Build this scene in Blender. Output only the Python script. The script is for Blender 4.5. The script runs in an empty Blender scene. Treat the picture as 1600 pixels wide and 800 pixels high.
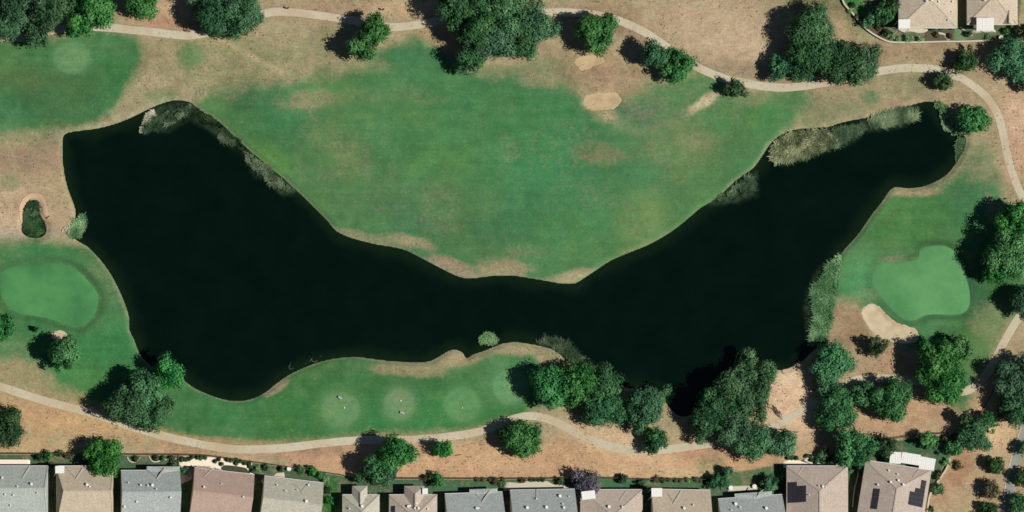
import bpy, math, random
import numpy as np
from mathutils import Vector

random.seed(7)
rng = np.random.default_rng(11)
SC = bpy.context.scene
COL = SC.collection
S = 0.16                      # metres per photo pixel on the ground
def gx(px): return (px - 800.0) * S
def gy(py): return (400.0 - py) * S

# ------------------------------------------------------------------ camera
CAM = (-270.0, -360.0, 1500.0)
cd = bpy.data.cameras.new("camera"); cam = bpy.data.objects.new("camera", cd); COL.objects.link(cam)
cam.location = CAM
cam.rotation_euler = (0, 0, 0)
cd.sensor_width = 36.0
cd.lens = 36.0 * CAM[2] / 256.0
cd.shift_x = -CAM[0] / 256.0
cd.shift_y = -CAM[1] / 256.0
cd.clip_start = 10.0
cd.clip_end = 20000.0
SC.camera = cam

# ------------------------------------------------------------------ world, sun, exposure
SUN_EL, SUN_AZ = 47.5, 114.0
w = bpy.data.worlds.new("World"); SC.world = w; w.use_nodes = True
nt = w.node_tree
sky = nt.nodes.new("ShaderNodeTexSky"); sky.sky_type = 'NISHITA'; sky.sun_disc = False
sky.sun_elevation = math.radians(SUN_EL); sky.sun_rotation = math.radians(SUN_AZ)
sky.air_density = 0.6; sky.dust_density = 0.2; sky.ozone_density = 0.6
bg = nt.nodes["Background"]; bg.inputs[1].default_value = 0.05
nt.links.new(sky.outputs[0], bg.inputs[0])
sl = bpy.data.lights.new("sun", 'SUN'); so = bpy.data.objects.new("sun", sl); COL.objects.link(so)
sl.energy = 5.0; sl.angle = math.radians(0.55); sl.color = (1.0, 0.955, 0.88)
az, el = math.radians(SUN_AZ), math.radians(SUN_EL)
sd = Vector((math.sin(az)*math.cos(el), math.cos(az)*math.cos(el), math.sin(el)))
so.rotation_euler = (-sd).to_track_quat('-Z', 'Y').to_euler()
so.location = (100, -60, 200)
vs = SC.view_settings
vs.view_transform = 'Standard'; vs.look = 'None'; vs.gamma = 1.0; vs.exposure = -0.12
vs.use_curve_mapping = False
SC.render.engine = 'CYCLES'
SC.cycles.max_bounces = 5; SC.cycles.diffuse_bounces = 2
try: SC.render.filter_size = 1.6; SC.cycles.filter_width = 1.6
except Exception: pass

def place(px, py, z):
    """ground pixel -> world xy of a point of height z that is seen over that spot of ground"""
    f = (CAM[2] - z) / CAM[2]
    return CAM[0] + (gx(px) - CAM[0]) * f, CAM[1] + (gy(py) - CAM[1]) * f

def srgb(r, g, b):
    def f(c):
        c /= 255.0
        return c/12.92 if c <= 0.04045 else ((c+0.055)/1.055)**2.4
    return (f(r), f(g), f(b))

# ------------------------------------------------------------------ tagging
def tag(o, label=None, cat=None, group=None, kind=None):
    if label: o['label'] = label
    if cat: o['category'] = cat
    if group: o['group'] = group
    if kind: o['kind'] = kind
    return o
def empty(name, loc, rz=0.0):
    o = bpy.data.objects.new(name, None); COL.objects.link(o)
    o.location = loc; o.rotation_euler = (0, 0, rz); o.empty_display_size = 0.5
    return o

# ------------------------------------------------------------------ materials
MATS = {}
def nodes_mat(name):
    m = bpy.data.materials.new(name); m.use_nodes = True
    return m, m.node_tree, m.node_tree.nodes['Principled BSDF']
def N(nt, t, **kw):
    n = nt.nodes.new(t)
    for k, v in kw.items(): setattr(n, k, v)
    return n
def math_node(nt, op, a, b=None, clamp=False):
    n = nt.nodes.new('ShaderNodeMath'); n.operation = op; n.use_clamp = clamp
    for i, v in enumerate((a, b)):
        if v is None: continue
        if isinstance(v, (int, float)): n.inputs[i].default_value = v
        else: nt.links.new(v, n.inputs[i])
    return n.outputs[0]
def noise(nt, vec, scale, detail=3.0, rough=0.55):
    n = nt.nodes.new('ShaderNodeTexNoise'); n.inputs['Scale'].default_value = scale
    n.inputs['Detail'].default_value = detail; n.inputs['Roughness'].default_value = rough
    nt.links.new(vec, n.inputs['Vector']); return n.outputs['Fac']
def mixcol(nt, fac, a, b, mode='MIX'):
    n = nt.nodes.new('ShaderNodeMix'); n.data_type = 'RGBA'; n.blend_type = mode
    if isinstance(fac, (int, float)): n.inputs[0].default_value = fac
    else: nt.links.new(fac, n.inputs[0])
    for i, v in ((6, a), (7, b)):
        if isinstance(v, tuple): n.inputs[i].default_value = (*v, 1)
        else: nt.links.new(v, n.inputs[i])
    return n.outputs[2]
def simple(name, col, rough=0.8, var=0.25, scale=1.5, fine=6.0, metal=0.0, bump=0.0, tint=None, tintscale=0.4):
    """rough surface whose colour wanders at two scales"""
    if name in MATS: return MATS[name]
    m, t, p = nodes_mat(name)
    g = N(t, 'ShaderNodeNewGeometry').outputs['Position']
    a = noise(t, g, scale); b = noise(t, g, fine, 2.0)
    s = math_node(t, 'ADD', math_node(t, 'MULTIPLY', math_node(t, 'SUBTRACT', a, 0.5), var*2),
                  math_node(t, 'MULTIPLY', math_node(t, 'SUBTRACT', b, 0.5), var*2.4))
    s = math_node(t, 'MAXIMUM', math_node(t, 'ADD', s, 1.0), 0.1)
    base = tuple(col)
    if tint:
        c0 = mixcol(t, math_node(t, 'MULTIPLY', math_node(t, 'SUBTRACT', noise(t, g, tintscale, 4), 0.42), 4.0, True), base, tuple(tint))
    else: c0 = base
    vm = N(t, 'ShaderNodeVectorMath', operation='SCALE')
    if isinstance(c0, tuple): vm.inputs[0].default_value = c0
    else: t.links.new(c0, vm.inputs[0])
    t.links.new(s, vm.inputs['Scale'])
    t.links.new(vm.outputs[0], p.inputs['Base Color'])
    p.inputs['Roughness'].default_value = rough; p.inputs['Metallic'].default_value = metal
    p.inputs['Specular IOR Level'].default_value = 0.25
    if bump:
        bn = N(t, 'ShaderNodeBump'); bn.inputs['Strength'].default_value = bump; bn.inputs['Distance'].default_value = 0.05
        t.links.new(b, bn.inputs['Height']); t.links.new(bn.outputs[0], p.inputs['Normal'])
    MATS[name] = m
    return m
def leafmat(name, dark, light, trans=0.18):
    if name in MATS: return MATS[name]
    m, t, p = nodes_mat(name)
    at = N(t, 'ShaderNodeAttribute', attribute_name='tint')
    g = N(t, 'ShaderNodeNewGeometry').outputs['Position']
    f = math_node(t, 'ADD', at.outputs['Fac'], math_node(t, 'MULTIPLY', math_node(t, 'SUBTRACT', noise(t, g, 0.9, 3), 0.5), 0.8), True)
    c = mixcol(t, f, tuple(dark), tuple(light))
    oi = N(t, 'ShaderNodeObjectInfo').outputs['Random']
    hs = N(t, 'ShaderNodeHueSaturation'); t.links.new(c, hs.inputs['Color'])
    t.links.new(math_node(t, 'ADD', .482, math_node(t, 'MULTIPLY', oi, .030)), hs.inputs['Hue'])
    o2 = math_node(t, 'FRACT', math_node(t, 'MULTIPLY', oi, 7.31)); o3 = math_node(t, 'FRACT', math_node(t, 'MULTIPLY', oi, 17.7))
    t.links.new(math_node(t, 'ADD', .92, math_node(t, 'MULTIPLY', o2, .22)), hs.inputs['Saturation'])
    t.links.new(math_node(t, 'ADD', .80, math_node(t, 'MULTIPLY', o3, .42)), hs.inputs['Value'])
    c = hs.outputs[0]
    t.links.new(c, p.inputs['Base Color'])
    p.inputs['Roughness'].default_value = 0.6; p.inputs['Specular IOR Level'].default_value = 0.2
    tr = N(t, 'ShaderNodeBsdfTranslucent'); t.links.new(c, tr.inputs['Color'])
    mx = N(t, 'ShaderNodeMixShader'); mx.inputs[0].default_value = trans
    t.links.new(p.outputs[0], mx.inputs[1]); t.links.new(tr.outputs[0], mx.inputs[2])
    t.links.new(mx.outputs[0], t.nodes['Material Output'].inputs['Surface'])
    MATS[name] = m
    return m

# ------------------------------------------------------------------ mesh building
def mesh_np(name, V, F, mat, parent=None, k=4, attr=None, smooth=False):
    V = np.asarray(V, np.float32); F = np.asarray(F, np.int32)
    me = bpy.data.meshes.new(name)
    me.vertices.add(len(V)); me.vertices.foreach_set('co', V.ravel())
    nf = len(F); me.loops.add(nf*k); me.loops.foreach_set('vertex_index', F.ravel())
    me.polygons.add(nf); me.polygons.foreach_set('loop_start', np.arange(0, nf*k, k, dtype=np.int32))
    if smooth: me.polygons.foreach_set('use_smooth', np.ones(nf, bool))
    me.update(calc_edges=True)
    if attr:
        for an, (ty, data) in attr.items():
            a = me.attributes.new(an, ty, 'POINT')
            a.data.foreach_set('color' if ty == 'FLOAT_COLOR' else 'value', np.asarray(data, np.float32).ravel())
    me.materials.append(mat)
    o = bpy.data.objects.new(name, me); COL.objects.link(o)
    if parent: o.parent = parent
    return o
class MB:
    def __init__(s): s.v = []; s.f = []; s.mi = []
    def face(s, pts, mi=0):
        n = len(s.v); s.v += [tuple(p) for p in pts]; s.f.append(tuple(range(n, n+len(pts)))); s.mi.append(mi)
    def box(s, x0, y0, z0, x1, y1, z1, mi=0):
        n = len(s.v)
        s.v += [(x0,y0,z0),(x1,y0,z0),(x1,y1,z0),(x0,y1,z0),(x0,y0,z1),(x1,y0,z1),(x1,y1,z1),(x0,y1,z1)]
        for q in ((0,3,2,1),(4,5,6,7),(0,1,5,4),(1,2,6,5),(2,3,7,6),(3,0,4,7)):
            s.f.append(tuple(n+i for i in q)); s.mi.append(mi)
    def bar(s, a, b, wd, h, up=0.0):
        """box beam from a to b (3-D), width wd, height h"""
        a = Vector(a); b = Vector(b); d = b-a
        if d.length < 1e-6: return
        sd_ = Vector((-d.y, d.x, 0)); sd_ = sd_.normalized() if sd_.length > 1e-6 else Vector((1,0,0))
        u = d.cross(sd_).normalized(); 
        if u.z < 0: u = -u
        sd_ = sd_*wd/2; u = u*h
        n = len(s.v)
        for p in (a, b):
            for q in (p-sd_, p+sd_, p+sd_+u, p-sd_+u): s.v.append(tuple(q + Vector((0,0,up))))
        for q in ((0,1,2,3),(7,6,5,4),(0,4,5,1),(1,5,6,2),(2,6,7,3),(3,7,4,0)):
            s.f.append(tuple(n+i for i in q)); s.mi.append(0)
    def tube(s, pts, radii, n=7):
        rings = []
        for i, p in enumerate(pts):
            p = Vector(p)
            d = (Vector(pts[min(i+1, len(pts)-1)]) - Vector(pts[max(i-1, 0)])).normalized()
            a = d.cross(Vector((0.3, 0.9, 0.2))).normalized(); b = d.cross(a)
            base = len(s.v)
            for k in range(n):
                t = 2*math.pi*k/n
                s.v.append(tuple(p + (a*math.cos(t) + b*math.sin(t))*radii[i]))
            rings.append(base)
        for r0, r1 in zip(rings, rings[1:]):
            for k in range(n):
                s.f.append((r0+k, r0+(k+1) % n, r1+(k+1) % n, r1+k)); s.mi.append(0)
        s.f.append(tuple(rings[-1]+k for k in range(n))); s.mi.append(0)
        s.f.append(tuple(rings[0]+k for k in reversed(range(n)))); s.mi.append(0)
    def build(s, name, mats, parent=None, loc=None, rz=0):
        me = bpy.data.meshes.new(name); me.from_pydata(s.v, [], s.f)
        if not isinstance(mats, (list, tuple)): mats = [mats]
        for m in mats: me.materials.append(m)
        if any(s.mi): me.polygons.foreach_set('material_index', s.mi)
        me.update()
        o = bpy.data.objects.new(name, me); COL.objects.link(o)
        if parent: o.parent = parent
        if loc is not None: o.location = loc
        o.rotation_euler = (0, 0, rz)
        return o

# ------------------------------------------------------------------ curves and fields
def smooth_poly(pts, closed=True, sub=5):
    P = np.array(pts, float); n = len(P); out = []
    rngi = range(n if closed else n-1)
    for i in rngi:
        if closed: p0, p1, p2, p3 = P[(i-1) % n], P[i], P[(i+1) % n], P[(i+2) % n]
        else: p0, p1, p2, p3 = P[max(i-1, 0)], P[i], P[i+1], P[min(i+2, n-1)]
        for k in range(sub):
            t = k/sub
            out.append(0.5*((2*p1)+(-p0+p2)*t+(2*p0-5*p1+4*p2-p3)*t*t+(-p0+3*p1-3*p2+p3)*t**3))
    if not closed: out.append(P[-1])
    return np.array(out)
def sdf(X, Y, poly):
    """signed distance, negative inside (all in photo pixels)"""
    sh = X.shape; x = X.ravel().astype(np.float32); y = Y.ravel().astype(np.float32)
    A = poly.astype(np.float32); B = np.roll(A, -1, 0)
    d2 = np.full(x.shape, 1e12, np.float32); ins = np.zeros(x.shape, bool)
    for (ax, ay), (bx, by) in zip(A, B):
        ex, ey = bx-ax, by-ay; wx, wy = x-ax, y-ay
        t = np.clip((wx*ex+wy*ey)/max(ex*ex+ey*ey, 1e-9), 0, 1)
        d2 = np.minimum(d2, (wx-ex*t)**2+(wy-ey*t)**2)
        if ay != by:
            c = ((ay > y) != (by > y)) & (x < (bx-ax)*(y-ay)/(by-ay)+ax)
            ins ^= c
    d = np.sqrt(d2); d[ins] *= -1
    return d.reshape(sh)
def vnoise(X, Y, scale, seed):
    r = np.random.default_rng(seed); G = r.random((256, 256))
    u = X/scale; v = Y/scale; iu = np.floor(u).astype(int); iv = np.floor(v).astype(int)
    fu = u-iu; fv = v-iv; fu = fu*fu*(3-2*fu); fv = fv*fv*(3-2*fv)
    g = lambda a, b: G[a % 256, b % 256]
    return (g(iu,iv)*(1-fu)+g(iu+1,iv)*fu)*(1-fv)+(g(iu,iv+1)*(1-fu)+g(iu+1,iv+1)*fu)*fv
def fbm(X, Y, scale, seed, octs=4):
    s = 0; a = 1; t = 0
    for k in range(octs): s = s+a*vnoise(X, Y, scale/2**k, seed+k); t += a; a *= 0.55
    return s/t
def sstep(a, b, x):
    t = np.clip((x-a)/(b-a), 0, 1); return t*t*(3-2*t)

LAKE = [(99,216),(103,209),(112,206),(125,204),(150,201),(175,195),(195,188),(215,179),(235,169),(255,161),(270,157),(285,157),(298,160),(312,171),(330,182),(345,192),(360,206),(375,221),(390,235),(405,247),(425,264),(445,280),(462,296),(480,313),(497,330),(512,345),(525,360),(545,370),(565,376),(590,382),(615,386),(635,391),(655,401),(680,414),(705,427),(725,434),(745,434),(770,431),(795,430),(820,433),(850,438),(880,443),(900,442),(915,433),(935,420),(955,407),(980,396),(1010,384),(1035,371),(1055,358),(1075,342),(1095,325),(1110,316),(1128,303),(1145,287),(1160,275),(1178,262),(1190,246),(1205,224),(1222,210),(1245,202),(1270,200),(1295,198),(1310,193),(1330,188),(1353,184),(1375,178),(1400,171),(1425,164),(1445,159),(1460,160),(1466,172),(1474,190),(1488,204),(1506,210),(1509,224),(1501,243),(1490,260),(1478,273),(1460,284),(1440,291),(1420,293),(1398,292),(1388,300),(1378,315),(1362,335),(1345,360),(1330,378),(1316,394),(1306,420),(1301,460),(1294,500),(1286,530),(1268,550),(1250,566),(1232,577),(1215,578),(1195,585),(1150,610),(1110,632),(1070,650),(1050,640),(1035,620),(1015,608),(990,606),(960,600),(940,588),(920,580),(900,571),(885,561),(870,548),(850,541),(830,537),(810,534),(790,535),(775,540),(755,548),(740,553),(729,559),(724,551),(714,546),(702,547),(685,557),(670,564),(650,565),(620,564),(590,561),(560,557),(545,557),(520,560),(495,566),(470,576),(450,586),(430,600),(415,612),(395,622),(370,626),(345,622),(320,613),(300,603),(285,592),(255,580),(232,568),(218,550),(210,530),(203,515),(202,495),(198,480),(190,460),(178,435),(165,415),(150,397),(138,385),(124,377),(113,368),(112,358),(117,345),(119,332),(115,316),(108,298),(103,280),(100,262),(98,240)]
POND = [(38,322),(45,313),(57,312),(62,322),(64,335),(72,350),(72,364),(62,371),(45,370),(34,362),(35,347),(37,335)]
GREEN_L = [(0,436),(3,425),(15,418),(37,414),(60,411),(90,412),(117,420),(135,436),(150,455),(153,468),(150,486),(137,504),(125,510),(100,506),(75,498),(50,493),(27,489),(10,477),(1,460)]
GREEN_R = [(1437,389),(1452,385),(1472,384),(1489,391),(1500,408),(1508,430),(1515,455),(1514,478),(1505,489),(1485,492),(1463,491),(1445,493),(1430,500),(1415,500),(1402,492),(1390,481),(1377,466),(1366,452),(1362,436),(1366,420),(1374,411),(1395,410),(1415,409),(1428,406),(1435,398)]
BUNKERS = [[(911,156),(918,148),(932,145),(942,145),(960,144),(969,151),(968,163),(957,170),(940,172),(925,172),(914,167)],
           [(898,97),(905,89),(920,86),(938,86),(944,93),(936,101),(922,106),(908,109),(900,103)],
           [(1346,487),(1353,478),(1366,475),(1376,482),(1388,494),(1402,504),(1418,509),(1430,514),(1436,525),(1430,534),(1412,537),(1395,534),(1380,530),(1366,522),(1355,508),(1349,498)],
           [(79,524),(86,518),(96,517),(104,522),(102,529),(92,532),(83,530)]]
GSEG = {'lake': smooth_poly(LAKE, sub=3), 'pond': smooth_poly(POND, sub=4), 'gl': smooth_poly(GREEN_L, sub=4), 'gr': smooth_poly(GREEN_R, sub=4)}
BSEG = [smooth_poly(b, sub=4) for b in BUNKERS]

# ------------------------------------------------------------------ ground grid (photo-pixel axes)
def axis(lo, hi, step, outer):
    core = np.arange(lo, hi+step*0.5, step); a = []; d = step; x = 0
    while x < outer: d *= 1.45; x += d; a.append(x)
    a = np.array(a); return np.concatenate([(core[0]-a)[::-1], core, core[-1]+a])
ax_ = axis(-40, 1640, 2.0, 40000); ay_ = axis(-40, 840, 2.0, 40000)
PX, PY = np.meshgrid(ax_, ay_)
print('ground verts', PX.size)
core = (PX > -90) & (PX < 1690) & (PY > -90) & (PY < 890)
def field(poly, pad=60):
    """sdf near the polygon only, far value elsewhere"""
    m = (PX > poly[:,0].min()-pad) & (PX < poly[:,0].max()+pad) & (PY > poly[:,1].min()-pad) & (PY < poly[:,1].max()+pad)
    D = np.full(PX.shape, 999.0, np.float32); D[m] = sdf(PX[m], PY[m], poly); return D
D_lake = field(GSEG['lake']); D_pond = field(GSEG['pond']); D_gl = field(GSEG['gl'], 30); D_gr = field(GSEG['gr'], 30)
D_b = [field(b, 20) for b in BSEG]
D_shore = np.minimum(D_lake, D_pond)
WATER_Z = -0.40
H = 0.35*(fbm(PX, PY, 150, 3, 3)-0.5)
H = H*sstep(0, 40, D_shore)
# house row stays level
H *= 1-sstep(690, 715, PY)*0.9
dl = D_shore*S
H = H + np.where(dl > 0, -0.40*(1-sstep(0, 1.3, dl)), np.maximum(-0.40+dl*0.6, -2.2))
H += 0.30*(1-sstep(-25, 14, D_gl))+0.35*(1-sstep(-25, 16, D_gr))
for d, dp in zip(D_b, (.12, .10, .35, .25)): H += -dp*(1-sstep(-6, 1, d)) + dp*.3*np.exp(-((d-4)/3.5)**2)
IX = np.arange(len(ax_)); IY = np.arange(len(ay_))
def hgt(px, py):
    px = np.asarray(px, float); py = np.asarray(py, float)
    u = np.interp(px, ax_, IX); v = np.interp(py, ay_, IY)
    i = np.clip(np.floor(u).astype(int), 0, len(ax_)-2); j = np.clip(np.floor(v).astype(int), 0, len(ay_)-2)
    fu, fv = u-i, v-j
    return (H[j,i]*(1-fu)+H[j,i+1]*fu)*(1-fv)+(H[j+1,i]*(1-fu)+H[j+1,i+1]*fu)*fv
def hw(x, y): return float(hgt(x/S+800, 400-y/S))

# ---- where turf is green, where it is dry (mown, watered and unwatered ground)
NZ1 = fbm(PX, PY, 46, 21, 5)-0.5; NZ2 = fbm(PX, PY, 14, 31, 4)-0.5; NZ3 = fbm(PX, PY, 90, 41, 4)-0.5; NZ4 = fbm(PX, PY, 6, 51, 3)-0.5
def polymask(pts, soft=16, wob=26):
    d = sdf_c(smooth_poly(pts, sub=3))
    return 1-sstep(-soft, soft, d+NZ1*wob*2+NZ2*wob)
cx = np.arange(-100, 1701, 8.0); cy = np.arange(-100, 901, 8.0); CXg, CYg = np.meshgrid(cx, cy)
def sdf_c(poly):
    d = sdf(CXg, CYg, poly)
    u = np.clip(np.interp(PX, cx, np.arange(len(cx))), 0, len(cx)-1.001); v = np.clip(np.interp(PY, cy, np.arange(len(cy))), 0, len(cy)-1.001)
    i = u.astype(int); j = v.astype(int); fu = u-i; fv = v-j
    return (d[j,i]*(1-fu)+d[j,i+1]*fu)*(1-fv)+(d[j+1,i]*(1-fu)+d[j+1,i+1]*fu)*fv
def blob(x, y, rx, ry, rot=0, soft=0.5, wob=0.7):
    c, s = math.cos(math.radians(rot)), math.sin(math.radians(rot))
    dx = PX-x; dy = PY-y; u = (dx*c+dy*s)/rx; v = (-dx*s+dy*c)/ry
    d = np.sqrt(u*u+v*v)+NZ2*wob+NZ1*wob
    return 1-sstep(1-soft, 1+soft, d)
cover = np.full(PX.shape, 0.10) + 0.25*NZ3
def over(a, m, val): return a*(1-m)+val*m
G_POLYS = [
 ([(-60,62),(60,66),(110,50),(165,46),(212,60),(222,90),(208,130),(188,168),(150,190),(90,202),(-60,208)], 0.95, 10),
 ([(300,168),(325,142),(385,128),(425,130),(470,115),(520,118),(560,100),(620,70),(660,62),(700,90),(760,115),(850,100),(880,112),(900,150),(935,185),(990,185),(1000,150),(1050,125),(1110,118),(1150,148),(1225,142),(1260,150),(1262,175),(1225,215),(1110,345),(900,462),(740,456),(520,388),(335,205)], 0.95, 14),
 ([(-60,388),(0,380),(60,376),(118,381),(165,394),(222,462),(232,548),(262,572),(320,596),(370,606),(410,596),(455,572),(545,545),(640,568),(720,566),(790,544),(840,552),(880,585),(840,640),(790,655),(700,676),(560,680),(450,690),(350,692),(270,676),(150,634),(60,608),(-60,585)], 0.95, 7),
 ([(1392,302),(1430,300),(1470,290),(1500,262),(1515,225),(1545,235),(1562,290),(1590,340),(1640,420),(1640,500),(1580,500),(1545,560),(1520,600),(1500,640),(1440,560),(1400,545),(1330,470),(1290,480),(1296,410),(1320,375)], 0.93, 9),
 ([(1225,-60),(1345,-60),(1350,60),(1300,20),(1240,12)], 0.6, 10),
 ([(950,150),(1000,128),(1060,125),(1110,120),(1160,150),(1150,190),(1010,200),(960,190)], 0.85, 12),
]
for pts, val, wob in G_POLYS: cover = over(cover, polymask(pts, 18, wob), val+(.12 if val > .9 else 0)+0.15*NZ3)
# (x, y, rx, ry, rot, cover, strength)
C_BLOBS = [
 (262,85,32,55,10,.12,.9),(300,88,22,22,0,.8,.9),(450,60,90,40,0,.12,.6),(215,160,30,40,30,.2,.9),(250,150,30,12,0,.7,.6),
 (350,140,30,18,0,.35,.5),(465,95,70,35,-15,.2,.85),(480,155,45,20,-10,.3,.8),(560,150,80,14,-5,.5,.4),(655,150,45,14,10,.55,.35),(575,105,35,12,0,.4,.6),(330,120,60,20,0,.4,.4),(390,80,70,26,20,.38,.5),(520,70,60,30,0,.35,.4),
 (500,120,26,14,-30,.75,.6),(420,150,30,14,-20,.8,.5),(520,215,50,30,20,.66,.6),(545,260,36,24,10,.62,.6),(480,270,30,20,0,.75,.5),
 (790,235,18,22,0,.6,.5),(935,240,40,16,5,.4,.65),(870,230,60,60,0,.75,.5),(690,325,34,40,-10,.62,.5),(620,300,80,45,0,.82,.5),(640,377,36,9,12,.2,.85),(560,368,50,8,14,.4,.8),
 (705,420,42,14,20,.1,.9),(790,420,50,13,0,.15,.85),(890,434,40,12,-12,.15,.85),(820,395,40,12,0,.5,.5),(1000,345,34,50,15,.78,.6),(1060,230,60,50,0,.66,.6),(930,310,40,26,20,.72,.5),
 (1090,220,30,14,0,.45,.6),(1150,190,60,30,-20,.85,.5),(900,120,60,22,10,.3,.7),(960,120,55,30,25,.12,.9),(840,120,35,15,0,.3,.7),(770,112,30,14,0,.45,.6),
 (1000,165,28,20,0,.75,.7),(1100,160,30,9,-35,.05,.85),(1180,155,30,12,0,.4,.5),(1300,165,60,14,-8,.45,.6),(1400,140,70,30,5,.3,.6),(1360,152,14,10,0,.8,.7),(1440,130,26,22,0,.6,.5),(1300,180,70,12,-12,.55,.8),
 (90,240,40,60,0,.2,.2),(15,285,16,12,0,.65,.8),(40,215,60,14,0,.5,.6),(185,460,18,40,-30,.5,.4),(150,425,25,20,-40,.6,.5),(30,585,50,28,15,.2,.85),(60,600,80,14,15,.35,.6),(20,545,30,20,0,.6,.5),
 (430,606,26,8,-35,.15,.85),(640,578,60,10,3,.2,.85),(715,560,34,14,-10,.1,.9),(800,546,50,9,3,.15,.9),(850,560,36,9,35,.15,.85),(330,690,90,8,3,.3,.6),
 (1530,250,30,40,-10,.35,.7),(1420,300,50,7,0,.2,.85),(1345,350,30,6,-55,.3,.8),(1325,505,26,30,-15,.1,.95),(1355,460,20,14,0,.6,.6),(1420,345,40,16,0,.85,.5),(1545,500,30,30,-40,.55,.6),(1400,405,30,7,-5,.45,.7),
 (1555,330,14,30,-20,.4,.6),(1300,12,60,16,0,.55,.5),(1270,70,40,40,0,.2,.5),(1110,60,90,40,15,.02,.8),(700,30,40,30,0,.08,.8),
 (-20,250,60,60,0,.15,.3),(990,205,40,10,0,.6,.5),(760,405,20,10,0,.6,.4),(1250,635,40,40,0,.02,.9),(1345,625,60,40,0,.1,.8),
 (1230,600,20,25,0,.02,1),(1400,560,30,30,0,.1,.9),(1110,728,24,18,0,.5,.8),(400,25,40,30,0,.1,.5)]
for x, y, rx, ry, r, v, st in C_BLOBS: cover = over(cover, blob(x, y, rx, ry, r)*st, v)
# back gardens (mostly lawn)
FENCE = [(-40,709),(0,709),(60,710),(110,711),(190,711),(278,711),(330,713),(395,722),(420,725),(450,730),(500,738),(540,744),(600,748),(700,748),(800,748),(900,747),(930,745),(1000,748),(1080,748),(1120,740),(1170,735),(1230,722),(1290,712),(1360,692),(1395,690),(1440,683),(1490,680),(1498,690),(1484,716),(1470,735),(1455,760),(1440,800),(1432,840)]
gard = np.array(FENCE+[(1432,900),(-60,900),(-60,709)], float)
dg = sdf_c(gard); gm = 1-sstep(-2, 2, dg+NZ4*3)
cover = over(cover, gm, 0.95+0.8*NZ2)
gard2 = np.array([(1310,-60),(1312,0),(1325,16),(1340,36),(1360,54),(1385,65),(1420,66),(1500,65),(1560,62),(1590,55),(1600,-60)], float)
gm2 = 1-sstep(-2, 2, sdf_c(gard2)+NZ4*3); cover = over(cover, gm2, 0.75+0.8*NZ2)
cover = np.where(core, cover, 0.25+0.8*NZ3)
# strip along the water's edge is worn
cover = cover+0.10*NZ2+0.14*NZ1
cover = over(cover, (1-sstep(1.5, 6, D_lake+NZ2*7+NZ4*3))*0.45, 0.35)

def colfield(base, blobs):
    c = np.ones(PX.shape+(3,))*np.array(srgb(*base))
    for x, y, rx, ry, r, rgb, st in blobs:
        m = (blob(x, y, rx, ry, r, 0.6, 0.8)*st)[..., None]; c = c*(1-m)+m*np.array(srgb(*rgb))
    return c
DRY = colfield((158,138,106), [
 (380,95,150,50,0,(150,136,100),.8),(560,130,120,40,0,(150,134,102),.7),(1330,150,160,30,0,(156,138,106),.5),
 (800,722,560,34,0,(190,148,112),.95),(280,660,160,36,8,(186,142,104),.95),(80,650,110,30,10,(192,150,108),.9),(60,700,60,16,0,(196,160,114),.6),(1400,660,170,40,-12,(180,144,112),.95),(1520,740,110,90,0,(170,142,110),.9),(1480,760,40,40,0,(176,138,106),.4),
 (1440,640,90,22,-10,(176,138,106),.5),(1495,730,16,60,30,(160,116,88),.7),(1550,670,40,40,0,(205,170,130),.7),(960,690,90,22,20,(206,170,134),.7),(720,715,120,16,0,(196,156,118),.6),(470,715,60,16,8,(180,134,108),.6),
 (500,705,50,10,0,(140,112,88),.5),(345,705,60,10,0,(160,136,106),.5),(420,718,40,8,8,(150,136,104),.7),(1120,45,110,45,12,(182,154,124),.85),(1150,75,70,25,10,(190,162,130),.5),(960,25,60,18,12,(154,124,96),.7),(1010,60,60,14,35,(150,122,96),.6),
 (1180,110,60,12,15,(146,122,98),.6),(640,12,60,14,0,(196,160,124),.8),(500,15,60,14,0,(160,130,102),.6),(255,20,40,24,0,(184,146,116),.8),(270,38,60,8,5,(180,132,104),.6),(950,120,60,35,30,(160,128,100),.8),(1350,90,60,20,0,(150,126,96),.6),(1320,35,30,26,0,(170,136,106),.8),
 (60,250,80,40,0,(150,122,98),.8),(20,325,50,40,0,(192,160,128),.85),(90,310,40,50,0,(172,146,112),.8),(30,365,60,12,0,(172,150,130),.7),(1590,180,22,60,-10,(206,166,136),.8),(1585,250,18,40,0,(186,146,118),.8),(1420,80,100,14,0,(156,126,98),.6),(1450,160,80,16,-8,(158,130,104),.5),
 (1240,630,50,50,0,(208,172,138),.95),(1230,585,20,20,0,(206,176,142),.9),(1330,510,40,40,0,(150,118,90),.8),(1400,570,60,30,0,(168,134,104),.8),(1300,610,30,20,0,(160,130,104),.7),(1120,705,70,16,0,(184,140,110),.8),(710,420,60,20,20,(158,134,108),.8),(890,432,50,14,0,(172,150,118),.8),
 (1100,160,36,10,-35,(196,176,140),.9),(935,240,45,20,0,(160,122,94),.9),(40,600,80,30,15,(172,142,106),.8),(1260,60,40,50,0,(176,144,112),.6),(1580,120,40,40,0,(170,138,108),.6),(700,60,40,40,0,(176,142,110),.8),(1040,740,120,10,0,(196,164,124),.6)])
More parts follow.
